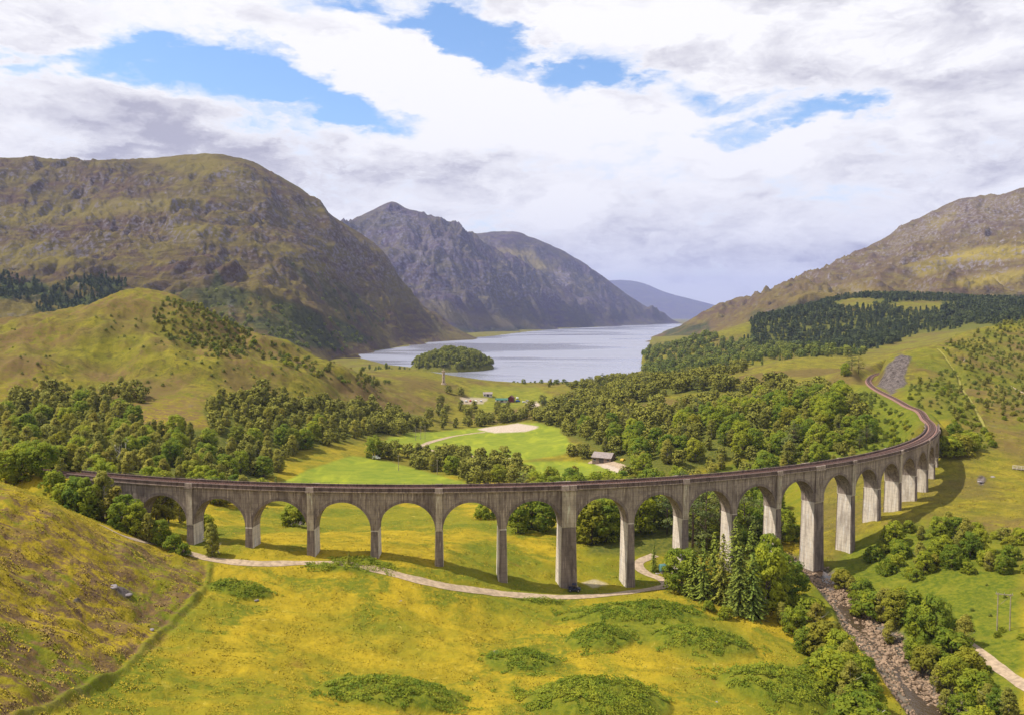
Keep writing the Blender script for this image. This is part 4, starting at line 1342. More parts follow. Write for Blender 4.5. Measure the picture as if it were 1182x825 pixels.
def crown_points(rng, env, ncl, nleaf, rc, jitter=0.65, inner=0.3):
    """leaf points on clumps that fill an envelope env(t in 0..1) -> (height, radius)"""
    P, N, T, D = [], [], [], []
    e0, e1 = env(0.0)[0], env(1.0)[0]
    mid = np.array([0, 0, e0 + 0.42 * (e1 - e0)])
    for k in range(ncl):
        t = rng.uniform(0, 1)
        zc, R = env(t)
        a = rng.uniform(0, 2 * pi)
        q = R * sqrt(rng.uniform(inner, 1.0))
        c = np.array([q * cos(a), q * sin(a), zc])
        r = rc * rng.uniform(0.6, 1.3)
        d = rng.normal(size=(nleaf, 3))
        d /= np.linalg.norm(d, axis=1)[:, None]
        d[:, 2] = np.where(d[:, 2] < -0.6, -d[:, 2], d[:, 2])
        p = c + d * (r * rng.uniform(0.72, 1.08, nleaf))[:, None] * np.array([1, 1, 0.8])
        P.append(p)
        N.append(d + np.array([-0.1, 0, 0.25]) + jitter * rng.normal(size=(nleaf, 3)) * 0.8)
        T.append(np.clip(np.full(nleaf, rng.uniform(0.05, 0.95)) + rng.normal(0, 0.10, nleaf), 0, 1))
        ow = p - mid
        ow = ow / (np.linalg.norm(ow, axis=1)[:, None] + 1e-6)
        D.append(0.75 * d + 0.55 * ow + np.array([0, 0, 0.22]) + 0.22 * rng.normal(size=(nleaf, 3)))
    return np.vstack(P), np.vstack(N), np.concatenate(T), np.repeat(np.vstack(D), 4, 0)


def env_round(H, R, z0):
    return lambda t: (z0 * H + (H * (0.93 - z0)) * t, R * sqrt(max(0.06, 1 - (1.55 * t - 0.62) ** 2)) * 0.85)


def env_birch(H, R):
    return lambda t: (0.07 * H + 0.88 * H * t, R * (0.35 + 0.65 * sin(pi * min(1, 0.12 + 0.9 * t)) if t < .6 else (0.35 + .65 * sin(pi * (.12 + .9 * t)))) * 0.8 * (1.02 - 0.35 * t))


def env_dome(H, R):
    return lambda t: (0.08 * H + 0.76 * H * t, R * sqrt(max(0.04, 1 - (t * 0.95) ** 2)) * 0.85)


def trunk_mb(rng, H, r, limbs=5, top=0.72):
    mb = MB()
    b = rng.normal(0, 0.02 * H, (4, 2))
    pts = [(0, 0, -0.6)] + [(b[k][0] * k / 3, b[k][1] * k / 3, H * top * (k + 1) / 4) for k in range(4)]
    mb.tube(pts, np.array([1.25, 1.0, 0.72, 0.45, 0.16]) * r, 6)
    for k in range(limbs):
        z = H * rng.uniform(0.25, 0.55)
        a = rng.uniform(0, 2 * pi)
        L = H * rng.uniform(0.16, 0.28)
        mb.tube([(0, 0, z), (L * .5 * cos(a), L * .5 * sin(a), z + L * .45), (L * cos(a), L * sin(a), z + L * .95)], np.array([.42, .3, .1]) * r, 4)
    return mb


def mesh_only(o):
    """keep the mesh of a helper object and drop the object itself"""
    me = o.data
    bpy.data.objects.remove(o)
    return me


def make_variant(kind, seed):
    rng = np.random.default_rng(seed)
    if kind == 'birch':
        H = 10.0
        P, N, T, D = crown_points(rng, env_birch(H, 2.9), 62, 66, 0.80)
        lv, lf = diamonds(P, N, 0.23, rng)
        tr = trunk_mb(rng, H, 0.17, 6, 0.85)
        bark = M_BARK_PALE
    elif kind == 'broadleaf':
        H = 10.0
        P, N, T, D = crown_points(rng, env_round(H, 4.2, 0.07), 74, 66, 1.02)
        lv, lf = diamonds(P, N, 0.27, rng)
        tr = trunk_mb(rng, H, 0.26, 6, 0.62)
        bark = M_BARK
    elif kind == 'shrub':
        H = 4.0
        P, N, T, D = crown_points(rng, env_dome(H, 2.5), 40, 62, 0.66)
        lv, lf = diamonds(P, N, 0.20, rng)
        tr = trunk_mb(rng, H, 0.10, 4, 0.6)
        bark = M_BARK
    elif kind in ('spruce', 'tall'):
        H = 14.0 if kind == 'spruce' else 21.0
        P, N, T = [], [], []
        z = 0.5
        while z < H * 0.985:
            q = z / H
            L = ((0.21 if kind == 'spruce' else 0.195) * H) * (1 - q) ** 0.8 * (1 if q > 0.12 else 0.8) + 0.12
            for b in range(max(4, int(9 * (1 - q) + 4))):
                a = rng.uniform(0, 2 * pi)
                l = L * rng.uniform(0.7, 1.12)
                tint = rng.uniform(0, 1)
                m = max(2, int(l / 0.32))
                for k in range(m):
                    s = (k + 0.7) / m
                    d = np.array([cos(a), sin(a), 0])
                    P.append(d * l * s + np.array([0, 0, z - l * 0.28 * s ** 1.4 + rng.normal(0, .06)]))
                    N.append(d * 0.55 + np.array([0, 0, 0.8]) + rng.normal(0, 0.35, 3))
                    T.append(np.clip(tint * .6 + .4 * s + rng.normal(0, .1), 0, 1))
            z += 0.30 + 0.2 * (1 - q)
        P, N, T = np.array(P), np.array(N), np.array(T)
        D = np.repeat(np.c_[P[:, :2] / (np.linalg.norm(P[:, :2], axis=1)[:, None] + .2), np.full(len(P), 0.55)] + rng.normal(0, .3, (len(P), 3)), 4, 0)
        lv, lf = diamonds(P, N, 0.31, rng, 0.6)
        tr = MB().tube([(0, 0, -0.6), (0, 0, H * 0.5), (0, 0, H * 0.98)], np.array([0.24, 0.14, 0.02]), 6)
        bark = M_BARK
    else:  # pine: bare trunk, spreading plates of needles
        H = 14.0
        P, N, T = [], [], []
        tr = MB().tube([(0, 0, -0.6), (0.1, 0, H * 0.45), (0.0, 0.1, H * 0.95)], np.array([0.30, 0.22, 0.05]), 7)
        for k in range(30):
            q = rng.uniform(0.22, 1.0)
            z = H * q * 0.95
            a = rng.uniform(0, 2 * pi)
            l = H * (0.10 + 0.19 * sin(pi * min(1, 0.25 + 0.7 * q))) * rng.uniform(0.5, 1.1)
            c = np.array([l * cos(a), l * sin(a), z + l * 0.22])
            tr.tube([(0, 0, z - 0.3), c * np.array([.55, .55, 1]) - np.array([0, 0, .25]), c], np.array([0.085, 0.06, 0.02]), 4)
            d = rng.normal(size=(52, 3))
            d /= np.linalg.norm(d, axis=1)[:, None]
            tint = rng.uniform(0, 1)
            P.append(c + d * np.array([1.25, 1.25, 0.42]) * rng.uniform(0.6, 1.05, 52)[:, None])
            N.append(d * 0.6 + np.array([0, 0, 0.6]) + rng.normal(0, .4, (52, 3)))
            T.append(np.clip(np.full(52, tint) + rng.normal(0, .1, 52), 0, 1))
        P, N, T = np.vstack(P), np.vstack(N), np.concatenate(T)
        D = np.repeat(N, 4, 0)
        lv, lf = diamonds(P, N, 0.27, rng, 0.45)
        bark = M_BARK
    me_c = mesh_only(mesh_np(kind + '_crown', lv, lf, M_LEAF['spruce' if kind == 'tall' else kind], attrs={'tint': np.repeat(T, 4)}, normals=D))
    me_t = mesh_only(tr.build(kind + '_trunk', bark, shade=True))
    return H, me_t, me_c


VAR = {k: [make_variant(k, 100 + 17 * j + 1000 * i) for j in range(n)] for i, (k, n) in enumerate((('birch', 5), ('broadleaf', 5), ('shrub', 5), ('spruce', 4), ('pine', 4), ('tall', 4)))}
NAME = {'birch': ('birch_tree', 'tree'), 'broadleaf': ('broadleaf_tree', 'tree'), 'shrub': ('shrub', 'shrub'), 'spruce': ('spruce_tree', 'conifer'), 'pine': ('pine_tree', 'pine tree'), 'tall': ('spruce_tree', 'conifer')}


def plant(kind, x, y, z, h, label, group=None, wide=1.0):
    H, mt, mc = VAR[kind][RNG.integers(len(VAR[kind]))]
    s = h / H
    r = thing(NAME[kind][0], (x, y, z), label, NAME[kind][1], group, RNG.uniform(0, 2 * pi))
    r.scale = (s * wide * RNG.uniform(.9, 1.12), s * wide * RNG.uniform(.9, 1.12), s)
    for nm, me in (('trunk', mt), ('crown', mc)):
        o = bpy.data.objects.new(nm, me)
        C.objects.link(o)
        o.parent = r
    return r


# ------------------------------------------------------------------ single trees, placed by bearing and distance
def where(px, Y):
    x = (px - CX) / F_PX * Y
    return x, Y, float(gz(x, Y)[0])


def trees(rows, group=None):
    for kind, px, Y, h, label, *w in rows:
        x, y, z = where(px, Y)
        plant(kind, x, y, z - 0.15, h, label, group, *(w or (1.0,)))


def near_trees():
    # beside the left abutment
    trees([
        ('broadleaf', 66, 223, 7, 'low round tree at the far left end of the viaduct, before the abutment'),
        ('broadleaf', 84, 222, 10, 'dark bushy tree before the abutment, second tree from the viaduct end'),
        ('broadleaf', 99, 220, 11, 'broad bright green tree in front of the solid abutment wall'),
        ('birch', 114, 221, 14, 'tall pale birch rising above the parapet beside the abutment'),
        ('birch', 128, 220, 11, 'slim birch between the tallest abutment birch and the first arch'),
        ('broadleaf', 140, 216, 10, 'yellowish green tree in front of the springing of the first arch'),
        ('broadleaf', 152, 215, 9, 'rounded olive tree below the left side of the first arch'),
        ('birch', 166, 214, 8, 'feathery birch in the first arch opening, left of its middle'),
        ('broadleaf', 180, 215, 7, 'low tree by the gravel track under the first arch'),
        ('shrub', 196, 213, 5, 'leafy shrub beside the gravel track left of the first clear pier'),
        ('shrub', 206, 211, 3.4, 'small light green bush at the foot of the first clear pier'),
        ('broadleaf', 176, 246, 13, 'dark tree standing behind the first arch, its crown in the opening'),
        ('birch', 190, 250, 12, 'light green birch behind the first arch, right of the dark tree'),
        ('birch', 203, 256, 10, 'slender birch seen behind the right haunch of the first arch'),
        ('birch', 240, 214, 9, 'lone young birch on the turf between the second pier gap and the track'),
        ('shrub', 232, 236, 6, 'bush behind the second arch close to its left pier'),
        ('shrub', 338, 268, 8, 'isolated round bush on the golden meadow behind the third arch'),
        ('spruce', 400, 213, 4.2, 'tiny conifer sapling in the grass before the fourth arch'),
        ('shrub', 560, 302, 8, 'dense dark bush on the meadow edge behind the sixth arch'),
        ('broadleaf', 20, 235, 10.5, 'bush on the railway bank at the left edge of the photograph'),
        ('broadleaf', 44, 236, 10.5, 'bush on the railway bank just left of the parapet end'),
        ('broadleaf', 2, 234, 10, 'bush at the very left edge where the bank meets the moor'),
        ('shrub', 57, 229, 6, 'low bush under the left parapet end'),
    ])
    # behind the tall arches
    trees([
        ('broadleaf', 598, 268, 10, 'small tree behind the seventh arch, nearest its left pier'),
        ('broadleaf', 614, 276, 13, 'spreading tree with a visible dark trunk behind the seventh arch'),
        ('broadleaf', 631, 272, 12, 'bushy tree behind the seventh arch, beside the broad king pier'),
        ('broadleaf', 668, 266, 15, 'tall dark tree right behind the broad king pier'),
        ('broadleaf', 684, 262, 14, 'wide dark tree in the middle of the eighth arch'),
        ('broadleaf', 700, 264, 14, 'dark tree filling the right half of the eighth arch'),
        ('broadleaf', 714, 272, 15, 'dark tree behind the pier right of the eighth arch'),
        ('broadleaf', 740, 274, 15, 'tree behind the ninth arch above the bend of the track'),
        ('broadleaf', 757, 282, 15, 'green tree in the middle of the ninth arch'),
        ('pine', 772, 272, 15, 'pine behind the ninth arch, reaching over its right pier'),
        ('spruce', 757, 240, 8, 'small pointed conifer beside the teal tank and the track'),
        ('pine', 802, 254, 20, 'tall open pine in the left half of the tenth arch'),
        ('pine', 818, 258, 22, 'tallest open pine, in the middle of the tenth arch'),
        ('pine', 834, 262, 20, 'open pine in the right half of the tenth arch before a bright pier face'),
        ('pine', 862, 270, 17, 'pine behind the eleventh arch, left of its middle'),
        ('broadleaf', 876, 274, 13, 'olive tree behind the eleventh arch'),
        ('broadleaf', 908, 290, 10, 'tree behind the twelfth arch by the burn'),
        ('shrub', 921, 282, 6, 'low tree by the burn behind the twelfth arch'),
    ])
    # the clump in front of the viaduct, left of the burn
    trees([
        ('broadleaf', 790, 222, 12.5, 'leafy tree at the left end of the tall clump, by the track end'),
        ('tall', 803, 218, 13.7, 'yellowish conifer second from the left in the tall clump', 1.25),
        ('tall', 816, 216, 16.4, 'yellow green conifer in the left part of the tall clump', 1.25),
        ('tall', 828, 222, 17.4, 'conifer behind the yellow green ones in the tall clump', 1.25),
        ('tall', 838, 214, 19.1, 'upright conifer just left of the conifer giants in the tall clump', 1.25),
        ('tall', 853, 222, 21.9, 'tall pointed conifer at the back of the clump', 1.25),
        ('tall', 858, 208, 18.0, 'broad upright conifer giant in the middle of the tall clump', 1.35),
        ('tall', 874, 207, 17.2, 'dark conifer giant at the front of the tall clump', 1.4),
        ('tall', 872, 220, 21.0, 'pointed conifer behind the dark conifer giant', 1.25),
        ('broadleaf', 889, 212, 18.2, 'rounded tree on the right flank of the tall clump', 0.7),
        ('broadleaf', 903, 217, 14.8, 'shaded tree at the right end of the tall clump', 0.8),
        ('broadleaf', 918, 220, 11.4, 'low tree between the tall clump and the river'),
        ('broadleaf', 893, 226, 16.0, 'tree at the back right of the tall clump, before a pier', 0.8),
        ('shrub', 822, 207, 3, 'small round bush at the foot of the yellow conifers'),
        ('shrub', 842, 204, 3.4, 'bush at the foot of the conifer giants'),
    ])
    left = [(908, 205, 6), (922, 200, 7), (937, 208, 8), (948, 199, 9), (934, 190, 6), (956, 190, 8), (970, 193, 7), (978, 184, 8), (962, 179, 6), (984, 176, 9), (998, 172, 8), (972, 169, 8), (990, 163, 9), (1008, 161, 8), (1000, 153, 8), (980, 155, 7), (1020, 150, 7), (1012, 144, 7), (1036, 145, 6)]
    for i, (px, Y, h) in enumerate(left):
        k = ('birch', 'broadleaf', 'shrub')[(i * 7) % 3]
        trees([(k, px, Y, h, 'olive green riverside %s on the left bank of the stony burn' % ('birch' if k == 'birch' else 'tree' if k == 'broadleaf' else 'bush'), 1.1)], 'left bank riverside ' + NAME[k][0].replace('_', ' ') + 's')
    right = [(978, 240, 6), (990, 233, 6), (1002, 226, 8), (1016, 218, 8), (1028, 214, 9), (1042, 208, 9), (1056, 208, 8), (1034, 200, 6), (1070, 198, 8), (1108, 184, 7), (1122, 188, 8), (1066, 188, 6), (1082, 182, 6), (1094, 174, 6), (1112, 172, 7), (1128, 176, 6), (1104, 163, 6), (1124, 160, 6), (1140, 164, 6), (1152, 157, 6), (1166, 154, 5), (1142, 150, 6), (1178, 150, 6), (1130, 146, 6)]
    for i, (px, Y, h) in enumerate(right):
        k = ('shrub', 'broadleaf', 'birch')[(i * 5) % 3]
        trees([(k, px, Y, h, 'green riverside %s on the right bank of the stony burn' % ('birch' if k == 'birch' else 'tree' if k == 'broadleaf' else 'bush'), 1.15)], 'right bank riverside ' + NAME[k][0].replace('_', ' ') + 's')
    trees([('pine', 984, 628, 13, 'dark pine left of the railway cutting, farthest from the rock'), ('pine', 992, 640, 14, 'tallest dark pine left of the railway cutting'), ('broadleaf', 977, 610, 10, 'round dark tree beside the pines left of the cutting')])
    trees([('broadleaf', 1089, 192, 12, 'tallest tree of the right river bank with a dark trunk showing', 0.85),
           ('shrub', 1098, 354, 9, 'dark bush against the right end of the viaduct', 1.2), ('shrub', 1111, 357, 9, 'dark green bush right of the viaduct end', 1.2), ('shrub', 1124, 362, 8, 'outermost dark bush right of the viaduct end', 1.2),
           ('broadleaf', 1104, 368, 8, 'shady tree behind the bushes at the right viaduct end'),
           ('broadleaf', 430, 470, 13, 'bright green round tree standing alone at the top of the bright field', 1.0),
           ('broadleaf', 118, 264, 13, 'bright yellow green tree over the parapet, left of the first arch'), ('broadleaf', 168, 268, 15, 'bright green pointed tree over the parapet above the first arch', 0.8), ('broadleaf', 196, 270, 11, 'yellowish tree over the parapet right of the bright pointed tree'),
           ('spruce', 316, 338, 9, 'small dark conifer at the left corner of the bright field'), ('shrub', 306, 332, 5, 'light bush beside the small dark conifer'),
           ('spruce', 668, 345, 15, 'slim tall poplar like conifer over the parapet right of the fields', 0.6), ('spruce', 642, 330, 10, 'dark little conifer left of the slim tall one'), ('spruce', 700, 335, 11, 'conifer over the parapet below the grey barn'), ('spruce', 712, 340, 10, 'conifer right of the one below the grey barn')])


near_trees()


# ------------------------------------------------------------------ woods: scattered by area
def scatter(poly, yr, spacing, seed, clear=True, edge=0.0):
    rng = np.random.default_rng(seed)
    P = np.array(poly, float)
    u0, u1 = (P[:, 0].min() - CX) / F_PX, (P[:, 0].max() - CX) / F_PX
    x0, x1 = min(u0 * yr[0], u0 * yr[1]), max(u1 * yr[0], u1 * yr[1])
    gx = np.arange(x0, x1, spacing)
    gy = np.arange(yr[0], yr[1], spacing)
    X, Y = np.meshgrid(gx, gy)
    X = (X + rng.uniform(-.46, .46, X.shape) * spacing).ravel()
    Y = (Y + rng.uniform(-.46, .46, Y.shape) * spacing).ravel()
    m = np.abs(X / Y) < 0.70
    X, Y = X[m], Y[m]
    z, Z = ground_fields(X, Y, False)
    px, py = proj(np.stack([X, Y, z], -1))
    ok = poly_sd(px, py, poly) + edge * fbm(X, Y, spacing * 5, 3, seed) > 0
    ok &= z > 0.4
    if clear:
        ok &= (Z['a'][:, 0] < .3) & (Z['a'][:, 2] < .3) & (Z['b'][:, 2] < .5)
        dt, _ = line_dist(X, Y, TRACK[:, :2])
        ok &= dt > 7
        for k, L in PATHS.items():
            ok &= line_dist(X, Y, L)[0] > PATH_W[k] + 1.0
        ok &= line_dist(X, Y, RIVER)[0] > 7
    return X[ok], Y[ok], z[ok]


WOODS = []


def wood(poly, yr, spacing, hr, mix, seed, label, group, keep=1.0, edge=6.0, clump=0):
    X, Y, z = scatter(poly, yr, spacing, seed, edge=edge)
    rng = np.random.default_rng(seed + 1)
    if clump:
        c = fbm(X, Y, clump, 3, seed + 5)
        s = c > np.quantile(c, 1 - keep) if len(c) else c > 0
    else:
        s = rng.uniform(size=len(X)) < keep
    if len(X):
        qx, qy = proj(np.stack([X, Y, z], -1))
        for c in CLEARINGS:
            s &= ~((poly_sd(qx, qy, c) > 0) & (Y > 380))
    kinds = list(mix)
    pr = np.array([mix[k] for k in kinds])
    dt = line_dist(X[s], Y[s], TRACK[:, :2])[0] if s.any() else X[s]
    for x, y, zz, near in zip(X[s], Y[s], z[s], dt):
        k = kinds[rng.choice(len(kinds), p=pr / pr.sum())]
        h = rng.uniform(*hr) * (0.55 if k == 'shrub' else 1.0) * (1.15 if k in ('spruce', 'pine') else 1)
        if near < 24 and x > 150 and y > 330:
            k, h = 'shrub', min(h, rng.uniform(1.6, 2.8))
        WOODS.append((h / y, k, x, y, zz, h, label, group))


LW = [(0, 468), (60, 455), (120, 462), (150, 452), (200, 470), (240, 462), (300, 455), (350, 466), (420, 470), (490, 482), (482, 500), (420, 506), (390, 514), (335, 524), (312, 556), (240, 558), (0, 548)]
wood(LW, (285, 660), 7.3, (5, 12.5), {'birch': 5, 'broadleaf': 3}, 11, 'in the grey green wood on the left slope behind the viaduct', 'wood on the left slope', 0.80, 8)
wood([(165, 350), (200, 347), (235, 354), (270, 374), (300, 390), (285, 412), (240, 410), (205, 396), (178, 374)], (540, 820), 4.8, (3.5, 6.5), {'shrub': 4, 'birch': 1}, 43, 'in the dense dark scrub on the right flank of the knoll', 'dense scrub on the knoll flank', 0.9, 10)
wood([(290, 392), (330, 402), (400, 430), (450, 442), (430, 450), (360, 436), (300, 414)], (560, 860), 6.2, (4, 7.5), {'shrub': 3, 'birch': 1}, 12, 'on the shoulder of the green knoll left of the loch', 'scrub on the green knoll', 0.7, 10)
wood([(0, 380), (150, 360), (300, 420), (480, 460), (490, 478), (300, 452), (0, 455)], (440, 800), 10, (2.0, 4.5), {'shrub': 1}, 13, 'dotted over the grassy face of the green knoll', 'scattered bushes on the knoll face', 0.5, 5, 50)
wood([(440, 524), (500, 522), (560, 530), (600, 534), (660, 545), (735, 548), (738, 562), (640, 562), (560, 562), (480, 548), (440, 536)], (325, 520), 8.0, (6, 10), {'broadleaf': 4, 'birch': 2}, 14, 'in the tree belt between the bright fields', 'tree belt between the fields', 0.85, 3)
RW = [(625, 488), (640, 470), (680, 452), (740, 446), (800, 440), (850, 437), (905, 452), (960, 450), (1000, 452), (1030, 465), (1060, 478), (1072, 495), (1045, 520), (950, 548), (850, 566), (760, 574), (735, 572), (722, 540), (700, 522), (670, 508), (645, 498)]
wood(RW, (335, 820), 9.0, (6, 13.5), {'broadleaf': 7, 'birch': 2, 'pine': 0.5}, 15, 'in the green wood on the right slope behind the viaduct', 'wood on the right slope', 0.82, 8)
wood([(900, 480), (960, 455), (1005, 450), (1066, 478), (1078, 498), (1030, 530), (930, 550), (870, 550)], (335, 560), 5.8, (3, 6.5), {'shrub': 5, 'broadleaf': 1}, 16, 'on the bright green bank inside the railway curve', 'bushes inside the railway curve', 0.75, 8)
wood([(1020, 470), (1060, 440), (1090, 425), (1120, 440), (1130, 480), (1150, 515), (1095, 525), (1088, 480)], (350, 700), 5.6, (2.2, 6), {'shrub': 5, 'birch': 1}, 17, 'on the hillside right of the railway curve', 'bushes right of the railway curve', 0.85, 8)
wood([(1085, 400), (1182, 365), (1230, 365), (1230, 470), (1150, 490), (1120, 450)], (360, 900), 6.2, (2.0, 5.5), {'shrub': 3, 'birch': 1}, 18, 'dotted over the heathery hillside at the right edge', 'bushes on the right hillside', 0.85, 10)
wood([(1000, 645), (1020, 612), (1080, 604), (1130, 612), (1230, 622), (1230, 672), (1150, 668), (1100, 660), (1060, 672), (1010, 665)], (210, 275), 5.6, (4, 9), {'shrub': 4, 'broadleaf': 2, 'birch': 1}, 19, 'in the thicket right of the burn beyond the path', 'thicket right of the burn', 0.72, 6)
wood([(905, 700), (960, 690), (1040, 790), (1050, 840), (930, 840), (900, 740)], (135, 212), 4.6, (2.5, 6), {'shrub': 4, 'birch': 1}, 41, 'on the overgrown left bank of the burn', 'bushes on the left river bank', 0.45, 6)
wood([(985, 660), (1040, 690), (1110, 730), (1160, 800), (1200, 840), (1120, 840), (1060, 760), (1000, 700)], (135, 235), 4.8, (2.5, 6), {'shrub': 4, 'birch': 1, 'broadleaf': 1}, 42, 'on the overgrown right bank of the burn', 'bushes on the right river bank', 0.5, 6)
wood([(1085, 685), (1182, 668), (1230, 668), (1230, 770), (1160, 748), (1110, 725)], (165, 225), 4.4, (1.6, 3.4), {'shrub': 1}, 44, 'low on the bright grass between the thicket and the right river path', 'low bushes on the grass by the river path', 0.4, 5, 9)
wood([(950, 655), (960, 630), (1000, 612), (1040, 598), (1050, 608), (1020, 630), (990, 650)], (235, 300), 5.5, (2, 4), {'shrub': 1}, 20, 'on the green bank below the right hand arches', 'low bushes below the right arches', 0.6, 6)
wood([(505, 452), (560, 449), (600, 446), (640, 446), (650, 470), (600, 478), (520, 486), (490, 484), (500, 470)], (640, 1080), 16, (7, 11), {'broadleaf': 3, 'birch': 1, 'pine': .5}, 21, 'in the flat strath between the fields and the loch', 'trees on the flats before the loch', 0.55, 5)
wood([(430, 492), (480, 498), (560, 485), (640, 480), (650, 492), (610, 488), (560, 492), (470, 503), (430, 505)], (560, 760), 9, (7, 11), {'broadleaf': 3, 'birch': 2}, 22, 'in the hedge line above the loop shaped field', 'trees above the loop field', 0.8, 3)
wood([(655, 450), (700, 441), (745, 440), (800, 435), (870, 425), (940, 420), (1000, 428), (1000, 445), (905, 448), (840, 435), (740, 447), (680, 454)], (700, 1150), 12.5, (8, 12), {'broadleaf': 4, 'birch': 2, 'pine': 1}, 23, 'on the wooded rise right of the loch shore', 'wood on the rise by the loch', 0.7, 8)
wood([(640, 520), (690, 524), (690, 531), (650, 530)], (420, 560), 6, (5, 7), {'broadleaf': 1}, 24, 'in the dark clipped clump beside the grey barn', 'dark clump beside the barn', 0.95, 2)
wood([(600, 560), (740, 560), (850, 552), (900, 545), (905, 640), (840, 640), (790, 625), (680, 590), (600, 590)], (262, 372), 8.0, (8, 12), {'broadleaf': 5, 'pine': 1}, 25, 'in the dark wood seen through the tall arches', 'wood seen through the tall arches', 0.75, 5)
wood([(60, 545), (330, 560), (300, 580), (190, 585), (80, 570)], (262, 330), 8.0, (7, 11), {'birch': 3, 'broadleaf': 3}, 26, 'just behind the left end of the viaduct', 'trees behind the left arches', 0.75, 5)
wood([(0, 530), (70, 540), (60, 560), (0, 556)], (250, 330), 7.0, (6, 10), {'birch': 2, 'broadleaf': 3}, 27, 'above the railway bank at the left edge', 'trees above the railway bank', 0.8, 4)

KIND_WORD = {'birch': 'pale leaved birch', 'broadleaf': 'round crowned broadleaf tree', 'shrub': 'low rounded bush', 'spruce': 'pointed conifer', 'pine': 'dark pine'}
CAP = {'birch': 250, 'broadleaf': 250, 'shrub': 245, 'spruce': 200, 'pine': 200}
REST = []


def grow_woods():
    WOODS.sort(key=lambda t: -t[0])
    n = {k: 0 for k in CAP}
    for t in WOODS:
        _, k, x, y, z, h, label, group = t
        n[k] += 1
        if n[k] <= CAP[k]:
            plant(k, x, y, z - 0.2, h, KIND_WORD[k] + ' ' + label, group + ', ' + NAME[k][0].replace('_', ' ') + 's', 1.08)
        else:
            REST.append(t)


grow_woods()


def low_tree(kind, seed):
    """a light crown of the same kind for trees that are only a few pixels"""
    rng = np.random.default_rng(seed)
    if kind in ('spruce',):
        P, N, T = [], [], []
        for z in np.linspace(0.05, 0.97, 14):
            L = 0.24 * (1 - z) ** 0.8 + 0.01
            for k in range(5):
                a = rng.uniform(0, 2 * pi)
                P.append((L * .6 * cos(a), L * .6 * sin(a), z))
                N.append((cos(a), sin(a), 0.8))
                T.append(rng.uniform(0, 1))
        P, N, T = np.array(P), np.array(N), np.array(T)
        return *diamonds(P, N, 0.105, rng, 0.8), T, np.repeat(N + np.array([0, 0, -.2]), 4, 0)
    e = env_dome(1.0, 0.50) if kind == 'shrub' else env_birch(1.0, 0.30) if kind == 'birch' else env_round(1.0, 0.42, 0.12)
    P, N, T, D = crown_points(rng, e, 38, 14, 0.14)
    return *diamonds(P, N, 0.054, rng, 0.85), T, D


LOW = {k: [low_tree(k, 900 + 7 * j) for j in range(6)] for k in ('birch', 'broadleaf', 'shrub', 'spruce', 'pine')}


def mass(name, rows, mat, label, cat, seed=1):
    """a far wood that reads as one mass: one object"""
    rng = np.random.default_rng(seed)
    V, Fq, T, ND, b = [], [], [], [], 0
    for k, x, y, z, h, wd in rows:
        v, f, t, dn = LOW[k][rng.integers(6)]
        a = rng.uniform(0, 2 * pi)
        q = v * np.array([h * wd, h * wd, h])
        V.append(np.c_[q[:, 0] * cos(a) - q[:, 1] * sin(a) + x, q[:, 0] * sin(a) + q[:, 1] * cos(a) + y, q[:, 2] + z])
        ND.append(np.c_[dn[:, 0] * cos(a) - dn[:, 1] * sin(a), dn[:, 0] * sin(a) + dn[:, 1] * cos(a), dn[:, 2]])
        Fq.append(f + b)
        b += len(v)
        T.append(np.clip(np.repeat(t, 4) * 0.45 + rng.uniform(0, .5), 0, 1))
    if not V:
        return
    o = mesh_np(name, np.vstack(V), np.vstack(Fq), mat, attrs={'tint': np.concatenate(T)}, normals=np.vstack(ND))
    tag(o, label, cat, kind='stuff')


M_FAR = {'broadleaf': mat_leaf('far_woodland', (0.095, 0.132, 0.022), (0.225, 0.240, 0.034), 0.15, 0.0),
         'spruce': mat_leaf('far_conifers', (0.042, 0.062, 0.022), (0.105, 0.125, 0.034), 0.05, 0.0)}


